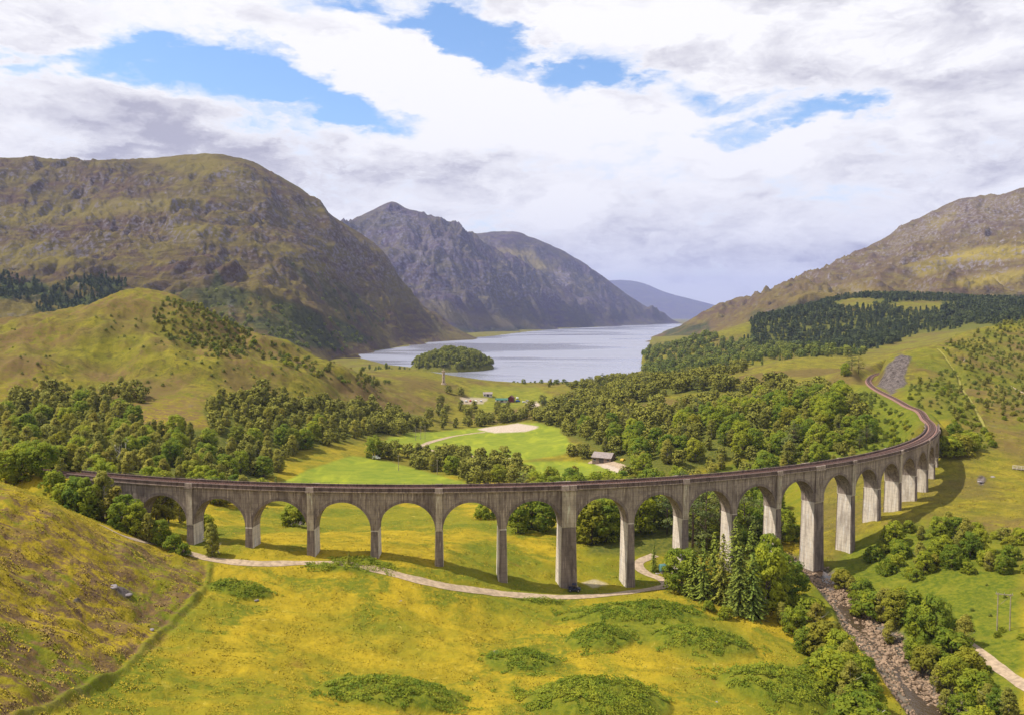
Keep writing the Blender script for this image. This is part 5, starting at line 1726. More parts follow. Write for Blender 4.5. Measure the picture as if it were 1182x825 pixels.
def far_woods():
    for kinds, nm, lab in ((('birch', 'broadleaf'), 'background_woodland', 'farther broadleaf trees of the glen woods reading as one mass'),
                           (('shrub',), 'background_scrub', 'farther low bushes on the hillsides reading as one mass'),
                           (('pine', 'spruce'), 'background_conifers', 'farther conifers scattered in the glen woods')):
        mass(nm, [(k, x, y, z - .2, h, 1.1) for _, k, x, y, z, h, *_ in REST if k in kinds], M_FAR['spruce' if 'pine' in kinds else 'broadleaf'], lab, 'woodland' if 'shrub' not in kinds else 'scrub', 3)

    def sc(poly, yr, sp, seed, keep=1.0, edge=4.0, fn=None):
        if fn is None:
            X, Y, z = scatter(poly, yr, sp, seed, clear=False, edge=edge)
        rng = np.random.default_rng(seed)
        s = rng.uniform(size=len(X)) < keep
        return list(zip(X[s], Y[s], z[s])), rng
    # conifer plantation on the low hill under the right mountain
    pts, rng = sc([(860, 394), (868, 374), (880, 364), (930, 350), (990, 339), (1060, 338), (1110, 342), (1230, 346), (1230, 366), (1120, 374), (1060, 384), (1000, 404), (930, 404), (880, 400)], (1150, 2150), 10, 31, .9, 11)
    rows = []
    for x, y, z in pts:
        px, py = proj(np.array([x, y, z]))
        g1, g2 = ((px - 991) / 30) ** 2 + ((py - 351) / 6.5) ** 2, ((px - 1062) / 38) ** 2 + ((py - 353.5) / 6.0) ** 2
        if y > 1350 and min(g1, g2) < 1.0 + 0.2 * sin(x * .05):
            continue
        rows.append(('spruce' if rng.uniform() < .82 else 'broadleaf', x, y, z - .3, rng.uniform(8, 15), rng.uniform(1.0, 1.5)))
    mass('conifer_plantation', rows, M_FAR['spruce'], 'dark conifer plantation wrapped round two pale clearings under the right mountain', 'plantation', 4)
    # wood along the right shore
    pts, rng = sc([(742, 428), (738, 418), (746, 404), (760, 392), (800, 388), (860, 394), (930, 404), (1000, 408), (1000, 425), (930, 418), (860, 424), (800, 436), (750, 436)], (1000, 2300), 15, 32, .8, 6)
    mass('shore_woodland', [('broadleaf' if rng.uniform() < .75 else 'spruce', x, y, z - .3, rng.uniform(8, 14), 1.1) for x, y, z in pts], M_FAR['broadleaf'], 'mixed wood along the right shore of the loch', 'woodland', 5)
    # the wooded knoll in the loch
    X, Y = np.meshgrid(np.arange(-80, 80, 8.5), np.arange(-115, 115, 8.5))
    rng = np.random.default_rng(33)
    X = (X + rng.uniform(-4, 4, X.shape)).ravel()
    Y = (Y + rng.uniform(-4, 4, Y.shape)).ravel()
    m = (X / 74) ** 2 + (Y / 110) ** 2 < 0.97
    X, Y = X[m] + ISLE[0], Y[m] + ISLE[1]
    z = gz(X, Y)
    mass('island_woodland', [('birch' if rng.uniform() < .4 else 'broadleaf', x, y, max(zz, .3) - .5, rng.uniform(7, 12), 1.15) for x, y, zz in zip(X, Y, z)], M_FAR['broadleaf'], 'close wood covering the small island at the head of the loch', 'woodland', 6)
    # fringe of trees on the flat shore, left of the monument
    pts, rng = sc([(410, 424), (440, 425), (480, 430), (484, 437), (450, 438), (420, 434)], (1000, 1500), 14, 34, .45)
    mass('shore_scrub', [('birch', x, y, z - .3, rng.uniform(4, 8), 1.0) for x, y, z in pts], M_FAR['broadleaf'], 'thin trees on the yellow spit left of the monument', 'scrub', 7)
    pts, rng = sc([(505, 446), (560, 444), (640, 442), (700, 441), (690, 447), (600, 448), (520, 450)], (950, 1160), 13, 35, .25)
    mass('shore_scrub', [('shrub', x, y, z - .3, rng.uniform(3, 7), 1.1) for x, y, z in pts], M_FAR['broadleaf'], 'low bushes along the near shore right of the monument', 'scrub', 8)

    # woods on the left mountain's foot
    def on_m(poly, yr, sp, seed, keep, f):
        rng = np.random.default_rng(seed)
        P = np.array(poly, float)
        u0, u1 = (P[:, 0].min() - CX) / F_PX, (P[:, 0].max() - CX) / F_PX
        X, Y = np.meshgrid(np.arange(u0 * yr[1], max(u1 * yr[0], u1 * yr[1]), sp), np.arange(*yr, sp))
        X = (X + rng.uniform(-.45, .45, X.shape) * sp).ravel()
        Y = (Y + rng.uniform(-.45, .45, Y.shape) * sp).ravel()
        z = f(X, Y)
        px, py = proj(np.stack([X, Y, z], -1))
        ok = (poly_sd(px, py, poly) + 5 * fbm(X, Y, 90, 3, seed) > 0) & (rng.uniform(size=X.shape) < keep) & (z > 0)
        return list(zip(X[ok], Y[ok], z[ok])), rng
    rows = []
    for poly in ([(-10, 318), (20, 320), (48, 326), (58, 334), (35, 345), (-10, 347)], [(55, 336), (80, 322), (120, 318), (150, 330), (142, 352), (100, 362), (38, 362)]):
        pts, rng = on_m(poly, (1350, 2100), 10, 36, .92, f_m1)
        rows += [('spruce', x, y, z - 3, rng.uniform(9, 16), rng.uniform(1.0, 1.5)) for x, y, z in pts]
    mass('mountain_plantation', rows, M_FAR['spruce'], 'two dark conifer blocks low on the left mountain', 'plantation', 9)
    pts, rng = on_m([(150, 352), (240, 335), (300, 345), (340, 352), (400, 375), (432, 392), (400, 406), (320, 400), (200, 385)], (1380, 2400), 17, 37, .55, f_m1)
    pts2, _ = on_m([(330, 300), (400, 330), (450, 372), (420, 385), (370, 350)], (1800, 2900), 24, 38, .45, f_m1)
    mass('mountain_woodland', [('broadleaf', x, y, z - 2, rng.uniform(6, 11), 1.2) for x, y, z in pts + pts2], M_FAR['broadleaf'], 'dark natural wood over the foot of the left mountain', 'woodland', 10)


far_woods()

# ------------------------------------------------------------------ bracken mounds, tussocks, stones
MOUND_LABEL = ['round green bracken mound in the middle of the golden foreground', 'largest green bracken mound at the bottom edge right of the centre', 'broad green bracken mound at the bottom edge left of the centre',
               'small green bracken mound beside the old turf dyke', 'flat bracken patch on the grass between the mound and the river trees', 'sparse bracken hummock with pale stones left of the round mound',
               'dark green bracken ridge hiding the gravel track', 'thick leafy bracken bank at the bottom beside the river trees', 'wide russet green bracken bed below the track end',
               'little bracken hummock on the verge below the broad pier', 'bracken fringe at the foot of the tall clump']


def build_mounds():
    rng = np.random.default_rng(51)
    for (a, b, rx, ry, h), c, lab in zip(MOUNDS, MOUND_W, MOUND_LABEL):
        n = int(85 * rx * ry)
        r = np.sqrt(rng.uniform(0, 1, n)) * 1.12
        t = rng.uniform(0, 2 * pi, n)
        edge = 1 + 0.25 * np.sin(3 * t + a) + 0.15 * np.sin(7 * t + b)
        X, Y = c[0] + rx * r * edge * np.cos(t), c[1] + ry * r * edge * np.sin(t)
        hide = abs(a - 405) < 1
        keep = (fbm(X, Y, 3.0, 2, 52) > -0.30 + 0.35 * (r > .8)) & (np.min([line_dist(X, Y, L)[0] - PATH_W[k] for k, L in PATHS.items()], axis=0) > (-9 if hide else 0.6))
        X, Y, r = X[keep], Y[keep], r[keep]
        cl = fbm(X, Y, 1.7, 2, 53)
        lift = (0.35 + 0.75 * h / 2 * (1.1 - r)) * (1 + cl) * rng.uniform(.3, 1.0, len(X))
        z = gz(X, Y) + np.clip(lift, 0.05, 1.6)
        N = np.c_[rng.normal(0, .55, len(X)) + .35 * np.cos(np.arctan2(Y - c[1], X - c[0])), rng.normal(0, .55, len(X)) + .35 * np.sin(np.arctan2(Y - c[1], X - c[0])), np.full(len(X), 0.9)]
        v, f = diamonds(np.c_[X, Y, z], N, 0.25, rng, 0.45)
        dn = np.repeat(N * np.array([.8, .8, 1]), 4, 0)
        tint = np.clip(0.45 + 0.9 * fbm(X, Y, 2.6, 2, 54) + rng.normal(0, .15, len(X)), 0, 1)
        o = mesh_np('bracken_mound', v - np.tile(c, (len(v), 1)), f, M_LEAF['bracken'], attrs={'tint': np.repeat(tint, 4)}, normals=dn)
        o.location = c
        tag(o, lab, 'bracken')


build_mounds()


def build_tussocks():
    """moor grass: leaning tufts over the foreground, one object nobody could count"""
    m, w, b = new_mat('moor_grass')
    P = w.n('ShaderNodeNewGeometry').outputs['Position']
    t = attr(w, 'tint')
    c = w.mix(w.ramp(t, 0.05, 0.95, 0, 1, False), (0.200, 0.160, 0.013), (0.36, 0.265, 0.019))
    c = w.mix(w.ramp(w.noise(P, 0.06, 4, .6, .4), .48, .66, 0, .6), c, (0.20, 0.20, 0.016))
    hm = attr(w, 'heath')
    c = w.mix(hm, c, w.mix(t, (0.15, 0.10, 0.055), (0.30, 0.215, 0.03)))
    w.put(b.inputs['Base Color'], c)
    b.inputs['Roughness'].default_value = 1.0
    rng = np.random.default_rng(61)
    n = 290000
    # even density on the picture's near ground
    u = rng.uniform(-.68, .68, n)
    y = np.exp(rng.uniform(log(98), log(430), n))
    x = u * y
    z, Z = ground_fields(x, y)
    ok = (Z['a'][:, 0] < .2) & (Z['a'][:, 2] < .2) & (Z['b'][:, 2] < .45) & (Z['b'][:, 0] < .5)
    for k, L in PATHS.items():
        ok &= line_dist(x, y, L)[0] > PATH_W[k] + 0.15
    ok &= line_dist(x, y, RIVER)[0] > 6.5
    ok &= (fbm(x, y, 4.0, 3, 62) > -0.05) & (Z['b'][:, 1] < 0.4)
    px, py = proj(np.stack([x, y, z], -1))
    ok &= (py > 490) & (py < 850)
    x, y, z, green, heath = x[ok], y[ok], z[ok], Z['b'][ok, 1], Z['a'][ok, 1]
    n = len(x)
    s = rng.uniform(.14, .36, n) * (1 + .5 * fbm(x, y, 9, 2, 63))
    tint = np.clip(0.55 + 0.75 * fbm(x, y, 6, 3, 64) + rng.normal(0, .12, n), 0, 1)
    V, T, H = [], [], []
    for k in range(2):
        a = rng.uniform(0, 2 * pi, n)
        lean = rng.uniform(0.2, 1.1, n)
        d = np.stack([np.cos(a), np.sin(a)], -1)
        wd = s * 0.42
        p0 = np.c_[x - d[:, 1] * wd, y + d[:, 0] * wd, z - .05]
        p1 = np.c_[x + d[:, 1] * wd, y - d[:, 0] * wd, z - .05]
        p2 = np.c_[x + d[:, 0] * s * lean, y + d[:, 1] * s * lean, z + s * 0.55]
        V.append(np.stack([p0, p1, p2], 1))
        T.append(tint)
        H.append(np.clip(heath * (fbm(x, y, 5, 3, 66) > 0.05) + 0, 0, 1))
    V = np.concatenate(V).reshape(-1, 3)
    nn = np.tile(np.array([[-0.12, 0, 1.0]]), (len(V), 1)) + rng.normal(0, .12, (len(V) // 3, 3)).repeat(3, 0)
    o = mesh_np('moor_grass', V, np.arange(len(V)).reshape(-1, 3), m, normals=nn, attrs={'tint': np.repeat(np.concatenate(T), 3), 'heath': np.repeat(np.concatenate(H), 3)})
    tag(o, 'golden tussocky moor grass over the foreground and under the arches', 'grass', kind='stuff')


build_tussocks()

_ico = None


def rock_verts(rng):
    global _ico
    if _ico is None:
        import bmesh
        bm = bmesh.new()
        bmesh.ops.create_icosphere(bm, subdivisions=2, radius=1)
        _ico = (np.array([v.co[:] for v in bm.verts]), np.array([[v.index for v in f.verts] for f in bm.faces]))
        bm.free()
    v = _ico[0] * (1 + 0.0)
    for k in range(7):
        d = rng.normal(size=3)
        d /= np.linalg.norm(d)
        q = v @ d
        v = v - np.outer(np.clip(q - rng.uniform(.45, .8), 0, None), d)
    return v * rng.uniform(.75, 1.25, 3) * np.array([1, 1, .7]), _ico[1]


M_STONE = plain('river_stone', (0.25, 0.172, 0.112), 0.9, 0.45, 0.8, bump=0.4)
M_STONE_GREY = plain('grey_stone', (0.23, 0.20, 0.20), 0.9, 0.3, 1.2, bump=0.4)


def build_stones():
    rng = np.random.default_rng(71)
    L = RIVER
    t = np.gradient(L, axis=0)
    t /= np.linalg.norm(t, axis=1)[:, None]
    nr = np.c_[-t[:, 1], t[:, 0]]
    V, Fq, b = [], [], 0
    for _ in range(6500):
        i = rng.integers(len(L))
        o = rng.normal(0, 3.0)
        if abs(o) > 6.5:
            continue
        x, y = L[i] + nr[i] * o + t[i] * rng.uniform(-1, 1)
        if y > 290:
            continue
        s = 0.13 + 0.50 * rng.uniform() ** 2.5
        v, f = rock_verts(rng)
        V.append(v * s + np.array([x, y, 0]))
        Fq.append(f + b)
        b += len(v)
    P = np.array([[q[:, 0].mean(), q[:, 1].mean()] for q in V])
    z = gz(P[:, 0], P[:, 1])
    for q, zz in zip(V, z):
        q[:, 2] += zz + 0.03
    o = mesh_np('river_stones', np.vstack(V), np.vstack(Fq), M_STONE)
    tag(o, 'brown stones and shingle filling the bed of the burn', 'stones', kind='stuff')
    # single boulders that stand out
    meshes = []
    for k in range(5):
        v, f = rock_verts(rng)
        meshes.append(mesh_only(mesh_np('boulder', v, f, M_STONE)))
    for k in range(46):
        i = rng.integers(4, len(L) - 4)
        o = rng.uniform(-5.5, 5.5)
        x, y = L[i] + nr[i] * o
        ob = bpy.data.objects.new('boulder', meshes[k % 5])
        C.objects.link(ob)
        s = rng.uniform(.4, .95)
        ob.location = (x, y, float(gz(x, y)[0]) + .15 * s)
        ob.scale = (s, s * rng.uniform(.8, 1.3), s)
        ob.rotation_euler = (0, 0, rng.uniform(0, 6))
        tag(ob, 'brown boulder lying in the stony bed of the burn', 'boulder', 'boulders in the burn')
    gm = []
    for k in range(3):
        v, f = rock_verts(rng)
        gm.append(mesh_only(mesh_np('boulder', v, f, M_STONE_GREY)))
    for k, (px, py, s, lab) in enumerate(((461, 691, .8, 'pale boulder on the golden grass below the dark bracken ridge'), (573, 751, 1.0, 'pale boulder on the sparse hummock, left one of two'), (623, 755, .6, 'smaller pale stone on the right of the sparse hummock'),
                                          (760, 661, 1.0, 'pale boulder on the verge inside the bend of the track'), (764, 656, .7, 'small pale stone near the conifer by the track bend'), (296, 693, .7, 'white stone below the small bracken mound'),
                                          (1132, 556, 2.2, 'lilac grey rock breaking the grass right of the viaduct'), (1146, 550, 1.2, 'low grey rock right of the bigger rock beside the viaduct'), (828, 809, .5, 'small white stone in the grass near the bottom edge'),
                                          (131, 681, 1.3, 'flat lilac grey rock in the heathery slope'), (148, 686, 1.2, 'lower lilac grey rock beside the flat one on the heathery slope'), (175, 727, .7, 'reddish stone next to the turf dyke'))):
        p = px_hit(px, py)
        ob = bpy.data.objects.new('boulder', gm[k % 3])
        C.objects.link(ob)
        ob.location = (p[0], p[1], float(gz(p[0], p[1])[0]) - .12 * s)
        ob.scale = (s * 1.0, s * .8, s * .5)
        ob.rotation_euler = (0, 0, k * 1.3)
        tag(ob, lab, 'boulder')


build_stones()
# ------------------------------------------------------------------ buildings, vehicles, poles, monument
M_GLASS = plain('window_glass', (0.03, 0.035, 0.04), 0.12, 0.1)
M_TYRE = plain('tyre_rubber', (0.03, 0.03, 0.03), 0.9, 0.2)
M_STEEL = plain('dull_steel', (0.35, 0.35, 0.35), 0.45, 0.2, 2.0, 0.6)
M_WOODPOLE = plain('pole_wood', (0.30, 0.25, 0.19), 0.9, 0.3, 1.2)
M_ROOF_GREY = plain('grey_sheet_roof', (0.27, 0.225, 0.205), 0.7, 0.18, 0.9)
M_WALL_BROWN = plain('brown_boarding', (0.19, 0.135, 0.105), 0.9, 0.25, 1.0)
M_WALL_WHITE = plain('white_render', (0.48, 0.44, 0.40), 0.9, 0.1, 1.0)
M_MON = plain('monument_stone', (0.42, 0.33, 0.24), 0.95, 0.2, 0.4)


def paint(name, col):
    return plain(name, col, 0.35, 0.06, 0.8)


def bevel(o, w=0.05, seg=2):
    m = o.modifiers.new('bevel', 'BEVEL')
    m.width = w
    m.segments = seg
    m.limit_method = 'ANGLE'
    return o


def car_meshes(body_col, nm, van=False):
    """profile-swept body with glazed cabin"""
    L, W = (4.6, 1.9) if van else (4.2, 1.75)
    if van:
        prof = [(-2.25, .35), (2.2, .35), (2.3, .75), (2.1, 1.05), (1.45, 1.25), (0.95, 1.95), (-2.2, 2.0), (-2.3, 1.0)]
        cab = [(0.98, 1.28), (1.40, 1.28), (0.98, 1.85), (0.5, 1.85), (0.3, 1.28)]
    else:
        prof = [(-2.05, .32), (2.0, .32), (2.1, .62), (1.95, .82), (0.95, .95), (0.30, 1.42), (-1.15, 1.45), (-1.85, 1.0), (-2.1, .9)]
        cab = [(0.80, .97), (0.26, 1.36), (-1.10, 1.38), (-1.62, 1.0)]
    n = len(prof)
    V, Fc = [], []
    for yy, s in ((-W / 2, .97), (-W / 2 + .06, 1.0), (W / 2 - .06, 1.0), (W / 2, .97)):
        V += [(x * s, yy, .9 + (z - .9) * s) for x, z in prof]
    for r in range(3):
        for k in range(n):
            Fc.append((r * n + k, r * n + (k + 1) % n, (r + 1) * n + (k + 1) % n, (r + 1) * n + k))
    Fc += [tuple(range(n))[::-1], tuple(3 * n + k for k in range(n))]
    body = mesh_only(mesh_np('body', V, Fc, paint(nm, body_col)))
    m = len(cab)
    V = [(x, y, z) for y in (-W / 2 - .006, W / 2 + .006) for x, z in cab]
    Fc = [tuple(range(m)), tuple(m + k for k in range(m))[::-1]] + [(k, m + k, m + (k + 1) % m, (k + 1) % m) for k in range(m)]
    glass = mesh_only(mesh_np('windows', V, Fc, M_GLASS))
    w = MB()
    pts = [(0, -0.11, 0), (0, 0.11, 0)]
    w.tube(pts, 0.33, 12)
    wheel = mesh_only(w.build('wheel', M_TYRE))
    return body, glass, wheel, W


CARS = {k: car_meshes(c, 'car_paint_' + k, v) for k, c, v in (('white', (.75, .75, .74), False), ('red', (.35, .04, .03), False), ('silver', (.5, .5, .52), False), ('blue', (.05, .12, .35), True), ('white_van', (.78, .78, .76), True), ('yellow', (.55, .35, .04), False))}


def car(kind, px, py, rz, label, y1=1200, group=None):
    p = px_hit(px, py, y1=y1)
    r = thing('parked_car' if 'van' not in kind and kind != 'blue' else 'parked_van', p + np.array([0, 0, 0.05]), label, 'van' if ('van' in kind or kind == 'blue') else 'car', group, rz)
    body, glass, wheel, W = CARS[kind]
    for nm, me, loc in [('body', body, (0, 0, 0)), ('windows', glass, (0, 0, 0))] + [('wheel', wheel, (x, y, .33)) for x in (-1.3, 1.3) for y in (-W / 2 + .08, W / 2 - .08)]:
        o = bpy.data.objects.new(nm, me)
        C.objects.link(o)
        o.parent = r
        o.location = loc
    return r


def gable(px, py, L, W, H, R, rz, label, wall, roof, name='barn', door=True, wins=2, y1=1300, z=None, cat='building'):
    p = px_hit(px, py, y1=y1)
    r = thing(name, p, label, cat, None, rz)
    v = [(-L / 2, -W / 2, -1), (L / 2, -W / 2, -1), (L / 2, W / 2, -1), (-L / 2, W / 2, -1), (-L / 2, -W / 2, H), (L / 2, -W / 2, H), (L / 2, W / 2, H), (-L / 2, W / 2, H), (-L / 2, 0, H + R), (L / 2, 0, H + R)]
    mesh_np('wall', v, [(0, 1, 5, 4), (2, 3, 7, 6), (1, 2, 6, 9, 5), (3, 0, 4, 8, 7)], wall, r)
    o = 0.45
    k = R / (W / 2)
    ev = H - o * k
    V = []
    for dz in (0.06, 0.2):
        V += [(-L / 2 - o, -W / 2 - o, ev + dz), (L / 2 + o, -W / 2 - o, ev + dz), (L / 2 + o, 0, H + R + dz), (-L / 2 - o, 0, H + R + dz), (L / 2 + o, W / 2 + o, ev + dz), (-L / 2 - o, W / 2 + o, ev + dz)]
    mesh_np('roof', V, [(0, 3, 2, 1), (3, 5, 4, 2), (6, 7, 8, 9), (9, 8, 10, 11), (0, 1, 7, 6), (5, 11, 10, 4), (1, 2, 8, 7), (2, 4, 10, 8), (0, 6, 9, 3), (3, 9, 11, 5)], roof, r)
    if door:
        d = MB().box(-L * .12, L * .12, -W / 2 - .06, -W / 2 + .02, 0, min(H - .3, 2.6)).build('door', M_IRON, r)
    for i in range(wins):
        x = (-.36 + .72 * i / max(1, wins - 1)) * L
        f = MB().box(x - .6, x + .6, -W / 2 - .05, -W / 2 + .02, 1.0, 2.0).build('window', M_GLASS, r)
        MB().box(x - .7, x + .7, -W / 2 - .1, -W / 2 + .02, .88, .99).build('sill', M_WALL_WHITE, f)
    return r


def build_buildings():
    gable(697, 532.5, 11, 7.5, 2.9, 2.3, radians(-28), 'grey roofed brown barn at the end of the pale drive before the right wood', M_WALL_BROWN, M_ROOF_GREY, y1=800)
    gable(234, 535, 8, 6, 2.6, 2.2, radians(15), 'small pale roofed cottage half hidden in the wood behind the second arch', M_WALL_WHITE, plain('pale_slate', (.5, .48, .47), .7), 'cottage', y1=500)
    teal = plain('teal_roof', (0.06, 0.15, 0.11), .7)
    gable(579, 463.5, 12, 5, 2.2, 1.4, radians(8), 'long low building with a teal green roof on the flats by the loch', M_WALL_WHITE, teal, 'visitor_building', wins=3)
    gable(590, 463, 7, 6, 3.6, 2.4, radians(80), 'small dark red gabled building between the teal roof and the blue van', plain('dark_red_boarding', (.16, .04, .035), .8), plain('dark_red_roof', (.13, .05, .045), .7), 'visitor_building', wins=1)
    gable(563, 457, 9, 6, 2.6, 1.6, radians(5), 'low white building left of the teal roofed one', M_WALL_WHITE, M_ROOF_GREY, 'visitor_building', wins=2)
    car('blue', 598, 463.5, radians(20), 'bright blue van beside the dark red building')
    car('white_van', 597, 460, radians(100), 'white van standing behind the bright blue van')
    car('white', 605, 464.5, radians(5), 'white car right of the bright blue van')
    car('silver', 609, 463, radians(-5), 'silver car between the white car and the red earth lot')
    for i, px in enumerate((533, 538, 543, 549, 555)):
        car(('white', 'silver', 'red', 'white', 'silver')[i], px, 463 + .3 * (i % 2), radians(80 + 5 * i), ('white car at the left end of the car park row', 'silver car second in the car park row', 'red car in the middle of the car park row', 'white car between the red and the last silver car', 'silver car at the right end of the car park row')[i])
    car('white_van', 434.5, 529.5, radians(10), 'white van under the lone bright green tree at the top of the field', y1=600)
    car('yellow', 719, 532, radians(60), 'small yellow car at the far end of the barn drive', y1=700)


build_buildings()


def build_utility():
    p = px_hit(663, 682)
    r = thing('utility_vehicle', p + np.array([0, 0, .06]), 'dark blue utility buggy parked against the foot of the broad pier', 'utility vehicle', None, radians(-6))
    navy = paint('navy_paint', (0.028, 0.032, 0.06))
    bevel(mesh_np('body', [(x, y, z) for y in (-.78, .78) for x, z in ((-1.6, .45), (1.65, .45), (1.7, .85), (1.05, 1.02), (.55, 1.02), (.5, .8), (-.45, .8), (-.5, 1.05), (-1.62, 1.05))],
                  [tuple(range(9)), tuple(range(9, 18))[::-1]] + [(k, 9 + k, 9 + (k + 1) % 9, (k + 1) % 9) for k in range(9)], navy, r), .04)
    rp = MB()
    for y in (-.7, .7):
        rp.tube([(1.0, y, .95), (.55, y, 1.85), (-.5, y, 1.88), (-.6, y, .95)], .04, 6)
    rp.build('roll_cage', M_IRON, r)
    bevel(MB().box(-.62, .66, -.78, .78, 1.88, 1.96).build('roof', navy, r), .03)
    MB().hexa([(.98, -.66, 1.0), (1.0, -.66, 1.0), (1.0, .66, 1.0), (.98, .66, 1.0), (.60, -.66, 1.80), (.62, -.66, 1.80), (.62, .66, 1.80), (.60, .66, 1.80)]).build('windscreen', M_GLASS, r)
    bevel(MB().box(-.4, .2, -.6, .6, .8, 1.05).build('seat', M_TYRE, r), .05)
    for x in (-1.1, 1.1):
        for y in (-.72, .72):
            w = MB().tube([(0, -.14, 0), (0, .14, 0)], .36, 14).build('wheel', M_TYRE, r)
            w.location = (x, y, .36)
            MB().tube([(0, -.15, 0), (0, .15, 0)], .17, 10).build('rim', M_STEEL, w)
    # teal tank by the bend
    x, y, z = where(769, 239)
    r = thing('storage_tank', (x, y, z), 'teal green storage tank standing by the pier inside the bend of the track', 'tank', None, .3)
    t = plain('teal_paint', (0.09, 0.20, 0.185), .6, .2)
    b = MB().tube([(-1.4, 0, 1.5), (-1.3, 0, 1.5), (1.3, 0, 1.5), (1.4, 0, 1.5)], np.array([.8, 1.05, 1.05, .8]), 18).build('tank_body', t, r)
    for q in (-.9, 0, .9):
        MB().tube([(q - .05, 0, 1.5), (q + .05, 0, 1.5)], 1.08, 18).build('band', t, b)
    MB().cyl((0, 0), .3, 2.5, 2.68, 12).build('lid', M_STEEL, r)
    for q in (-.9, .9):
        bevel(MB().box(q - .2, q + .2, -.9, .9, -.3, .72).build('cradle', M_STONE_GREY, r), .03)


build_utility()


def build_monument():
    p = px_hit(512, 443.4, y1=1400)
    r = thing('monument', p, 'slender stone monument tower with a statue on top by the loch shore', 'monument')
    b = MB()
    b.cyl((0, 0), 3.1, -1, .5, 8)
    b.cyl((0, 0), 2.5, .502, 1.6, 8, 2.3)
    b.build('base', M_MON, r)
    t = MB().cyl((0, 0), 1.75, 1.602, 12.6, 16, 1.45).build('tower', M_MON, r)
    mb = MB().cyl((0, 0), 1.50, 12.602, 13.1, 16, 1.95)
    mb.cyl((0, 0), 1.95, 13.102, 13.9, 16)
    for k in range(8):
        a = 2 * pi * k / 8
        mb.cyl((1.65 * cos(a), 1.65 * sin(a)), .30, 13.902, 14.5, 4)
    mb.build('battlement', M_MON, t)
    MB().box(-.35, .35, -1.78, -1.55, 1.7, 3.6).build('door', M_IRON, t)
    for z in (6, 9.5):
        MB().box(-.18, .18, -1.72, -1.3, z, z + 1.1).build('slit_window', M_GLASS, t)
    # kilted figure, one continuous turned form with arms and head
    s = MB()
    s.tube([(0, 0, 13.9), (0, 0, 14.3), (0, 0, 14.9), (0, 0, 15.2), (0, 0, 15.9), (0, 0, 16.25), (0, 0, 16.35), (0, 0, 16.55), (0, 0, 16.8), (0, 0, 16.9)], np.array([.36, .30, .45, .34, .44, .36, .14, .2, .2, .05]), 10)
    s.tube([(-.4, 0, 16.1), (-.62, -.1, 15.6), (-.4, -.3, 15.2)], np.array([.14, .11, .08]), 6)
    s.tube([(.4, 0, 16.1), (.62, .05, 15.6), (.58, .1, 15.1)], np.array([.14, .11, .08]), 6)
    s.build('statue', M_MON, r)


build_monument()


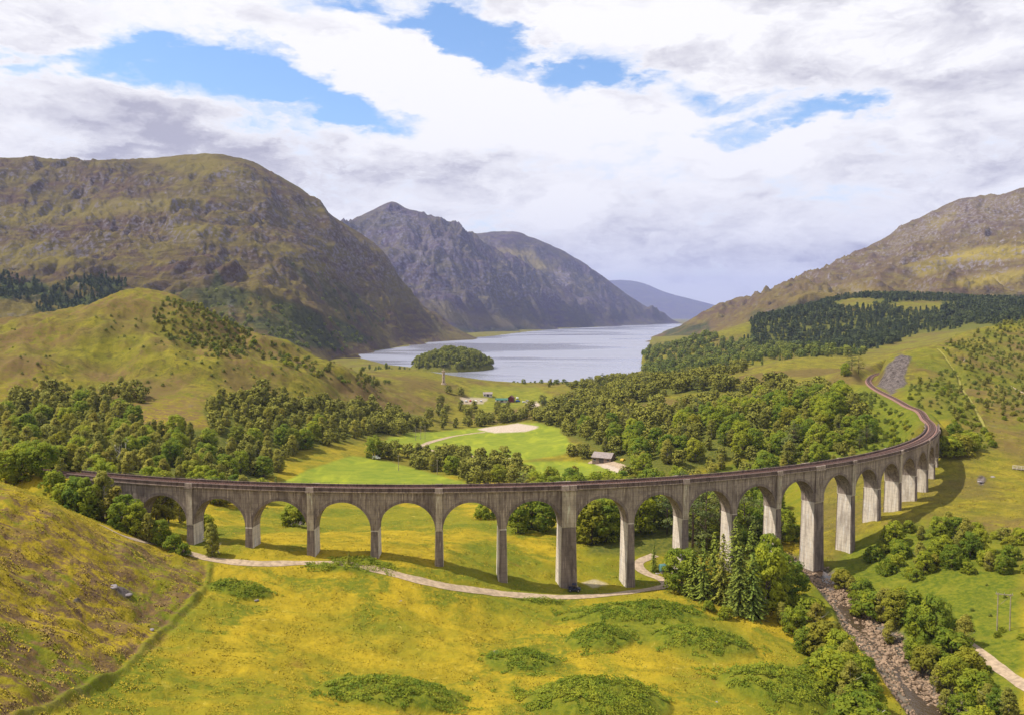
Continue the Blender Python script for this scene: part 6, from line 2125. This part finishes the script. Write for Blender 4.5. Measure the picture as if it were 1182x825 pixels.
def build_poles():
    # twin-post power pole at the right edge
    x, y, z = where(1161, 192)
    r = thing('power_pole', (x, y, z), 'wooden twin post power pole at the right edge above the burn side path', 'power pole', None, radians(-20))
    for q in (0, 2.6):
        MB().tube([(q, 0, -1), (q, 0, 9.4)], np.array([.15, .11]), 8).build('post', M_WOODPOLE, r)
    MB().box(-.5, 3.1, -.09, .09, 9.0, 9.2).build('cross_arm', M_WOODPOLE, r)
    MB().tube([(0.1, .12, 6.2), (2.5, .12, 8.9)], .05, 5).build('brace', M_WOODPOLE, r)
    for q in (-.35, 1.3, 2.95):
        MB().tube([(q, 0, 9.2), (q, 0, 9.35), (q, 0, 9.45), (q, 0, 9.6)], np.array([.03, .08, .05, .07]), 8).build('insulator', M_STEEL, r)
    for px, Y, h, lab in ((479, 560, 9.5, 'leftmost of three wooden poles beside the loop shaped field'), (485, 566, 9.5, 'middle one of three wooden poles beside the loop shaped field'), (490, 572, 10, 'rightmost of three wooden poles beside the loop shaped field'),
                          (459, 440, 8.5, 'lone wooden pole in the hedge right of the bright green tree'), (504, 430, 8, 'wooden pole standing in the tree belt below the loop track')):
        x, y, z = where(px, Y)
        r = thing('telegraph_pole', (x, y, z), lab, 'pole')
        MB().tube([(0, 0, -1), (0, 0, h)], np.array([.17, .12]), 7).build('post', M_WOODPOLE, r)
        MB().box(-.8, .8, -.06, .06, h - .7, h - .55).build('cross_arm', M_WOODPOLE, r)
    # foot bridge on the right hillside
    p = px_hit(1169, 541, y1=700)
    r = thing('footbridge', p + np.array([0, 0, .2]), 'small footbridge with pale timber handrails on the grassy slope at the right edge', 'footbridge', None, radians(-38))
    MB().box(0, 9, -.7, .7, 0, .16).build('deck', M_WOODPOLE, r)
    pale = plain('pale_timber', (.5, .44, .36), .9, .2)
    for sg in (-.72, .72):
        h = MB()
        for q in np.arange(0, 9.1, 1.5):
            h.box(q - .07, q + .07, sg - .06, sg + .06, -.3, 1.25)
        h.box(-.1, 9.1, sg - .08, sg + .08, 1.252, 1.36)
        h.box(-.1, 9.1, sg - .04, sg + .04, .62, .72)
        h.build('handrail', pale, r)


build_poles()


def dead_wood(px, Y, h, label, seed):
    rng = np.random.default_rng(seed)
    x, y, z = where(px, Y)
    mb = MB()

    def grow(p, d, l, r, lev):
        q = p + d * l
        mid = (p + q) / 2 + rng.normal(0, .06 * l, 3)
        mb.tube([p, mid, q], np.array([r, r * .8, r * .6]), 5)
        if lev < 3:
            for _ in range(3):
                dd = d + rng.normal(0, .55, 3) + np.array([0, 0, .15])
                grow(q if rng.uniform() < .6 else mid, dd / np.linalg.norm(dd), l * rng.uniform(.5, .8), r * .55, lev + 1)
    for _ in range(2):
        d = np.array([rng.normal(0, .3), rng.normal(0, .3), 1.0])
        grow(np.array([0, 0, -.4]), d / np.linalg.norm(d), h * .42, .16, 0)
    o = mb.build('dead_tree', plain('bleached_wood', (.55, .50, .42), .9, .2))
    o.location = (x, y, z)
    tag(o, label, 'dead tree')


dead_wood(1021, 147, 7, 'bleached bare dead tree among the bushes at the bottom of the left river bank', 3)
dead_wood(249, 216, 3.2, 'grey bare branches beside the lone young birch at the track', 5)
dead_wood(146, 330, 13, 'tall pale dead trunk standing out of the left wood', 8)
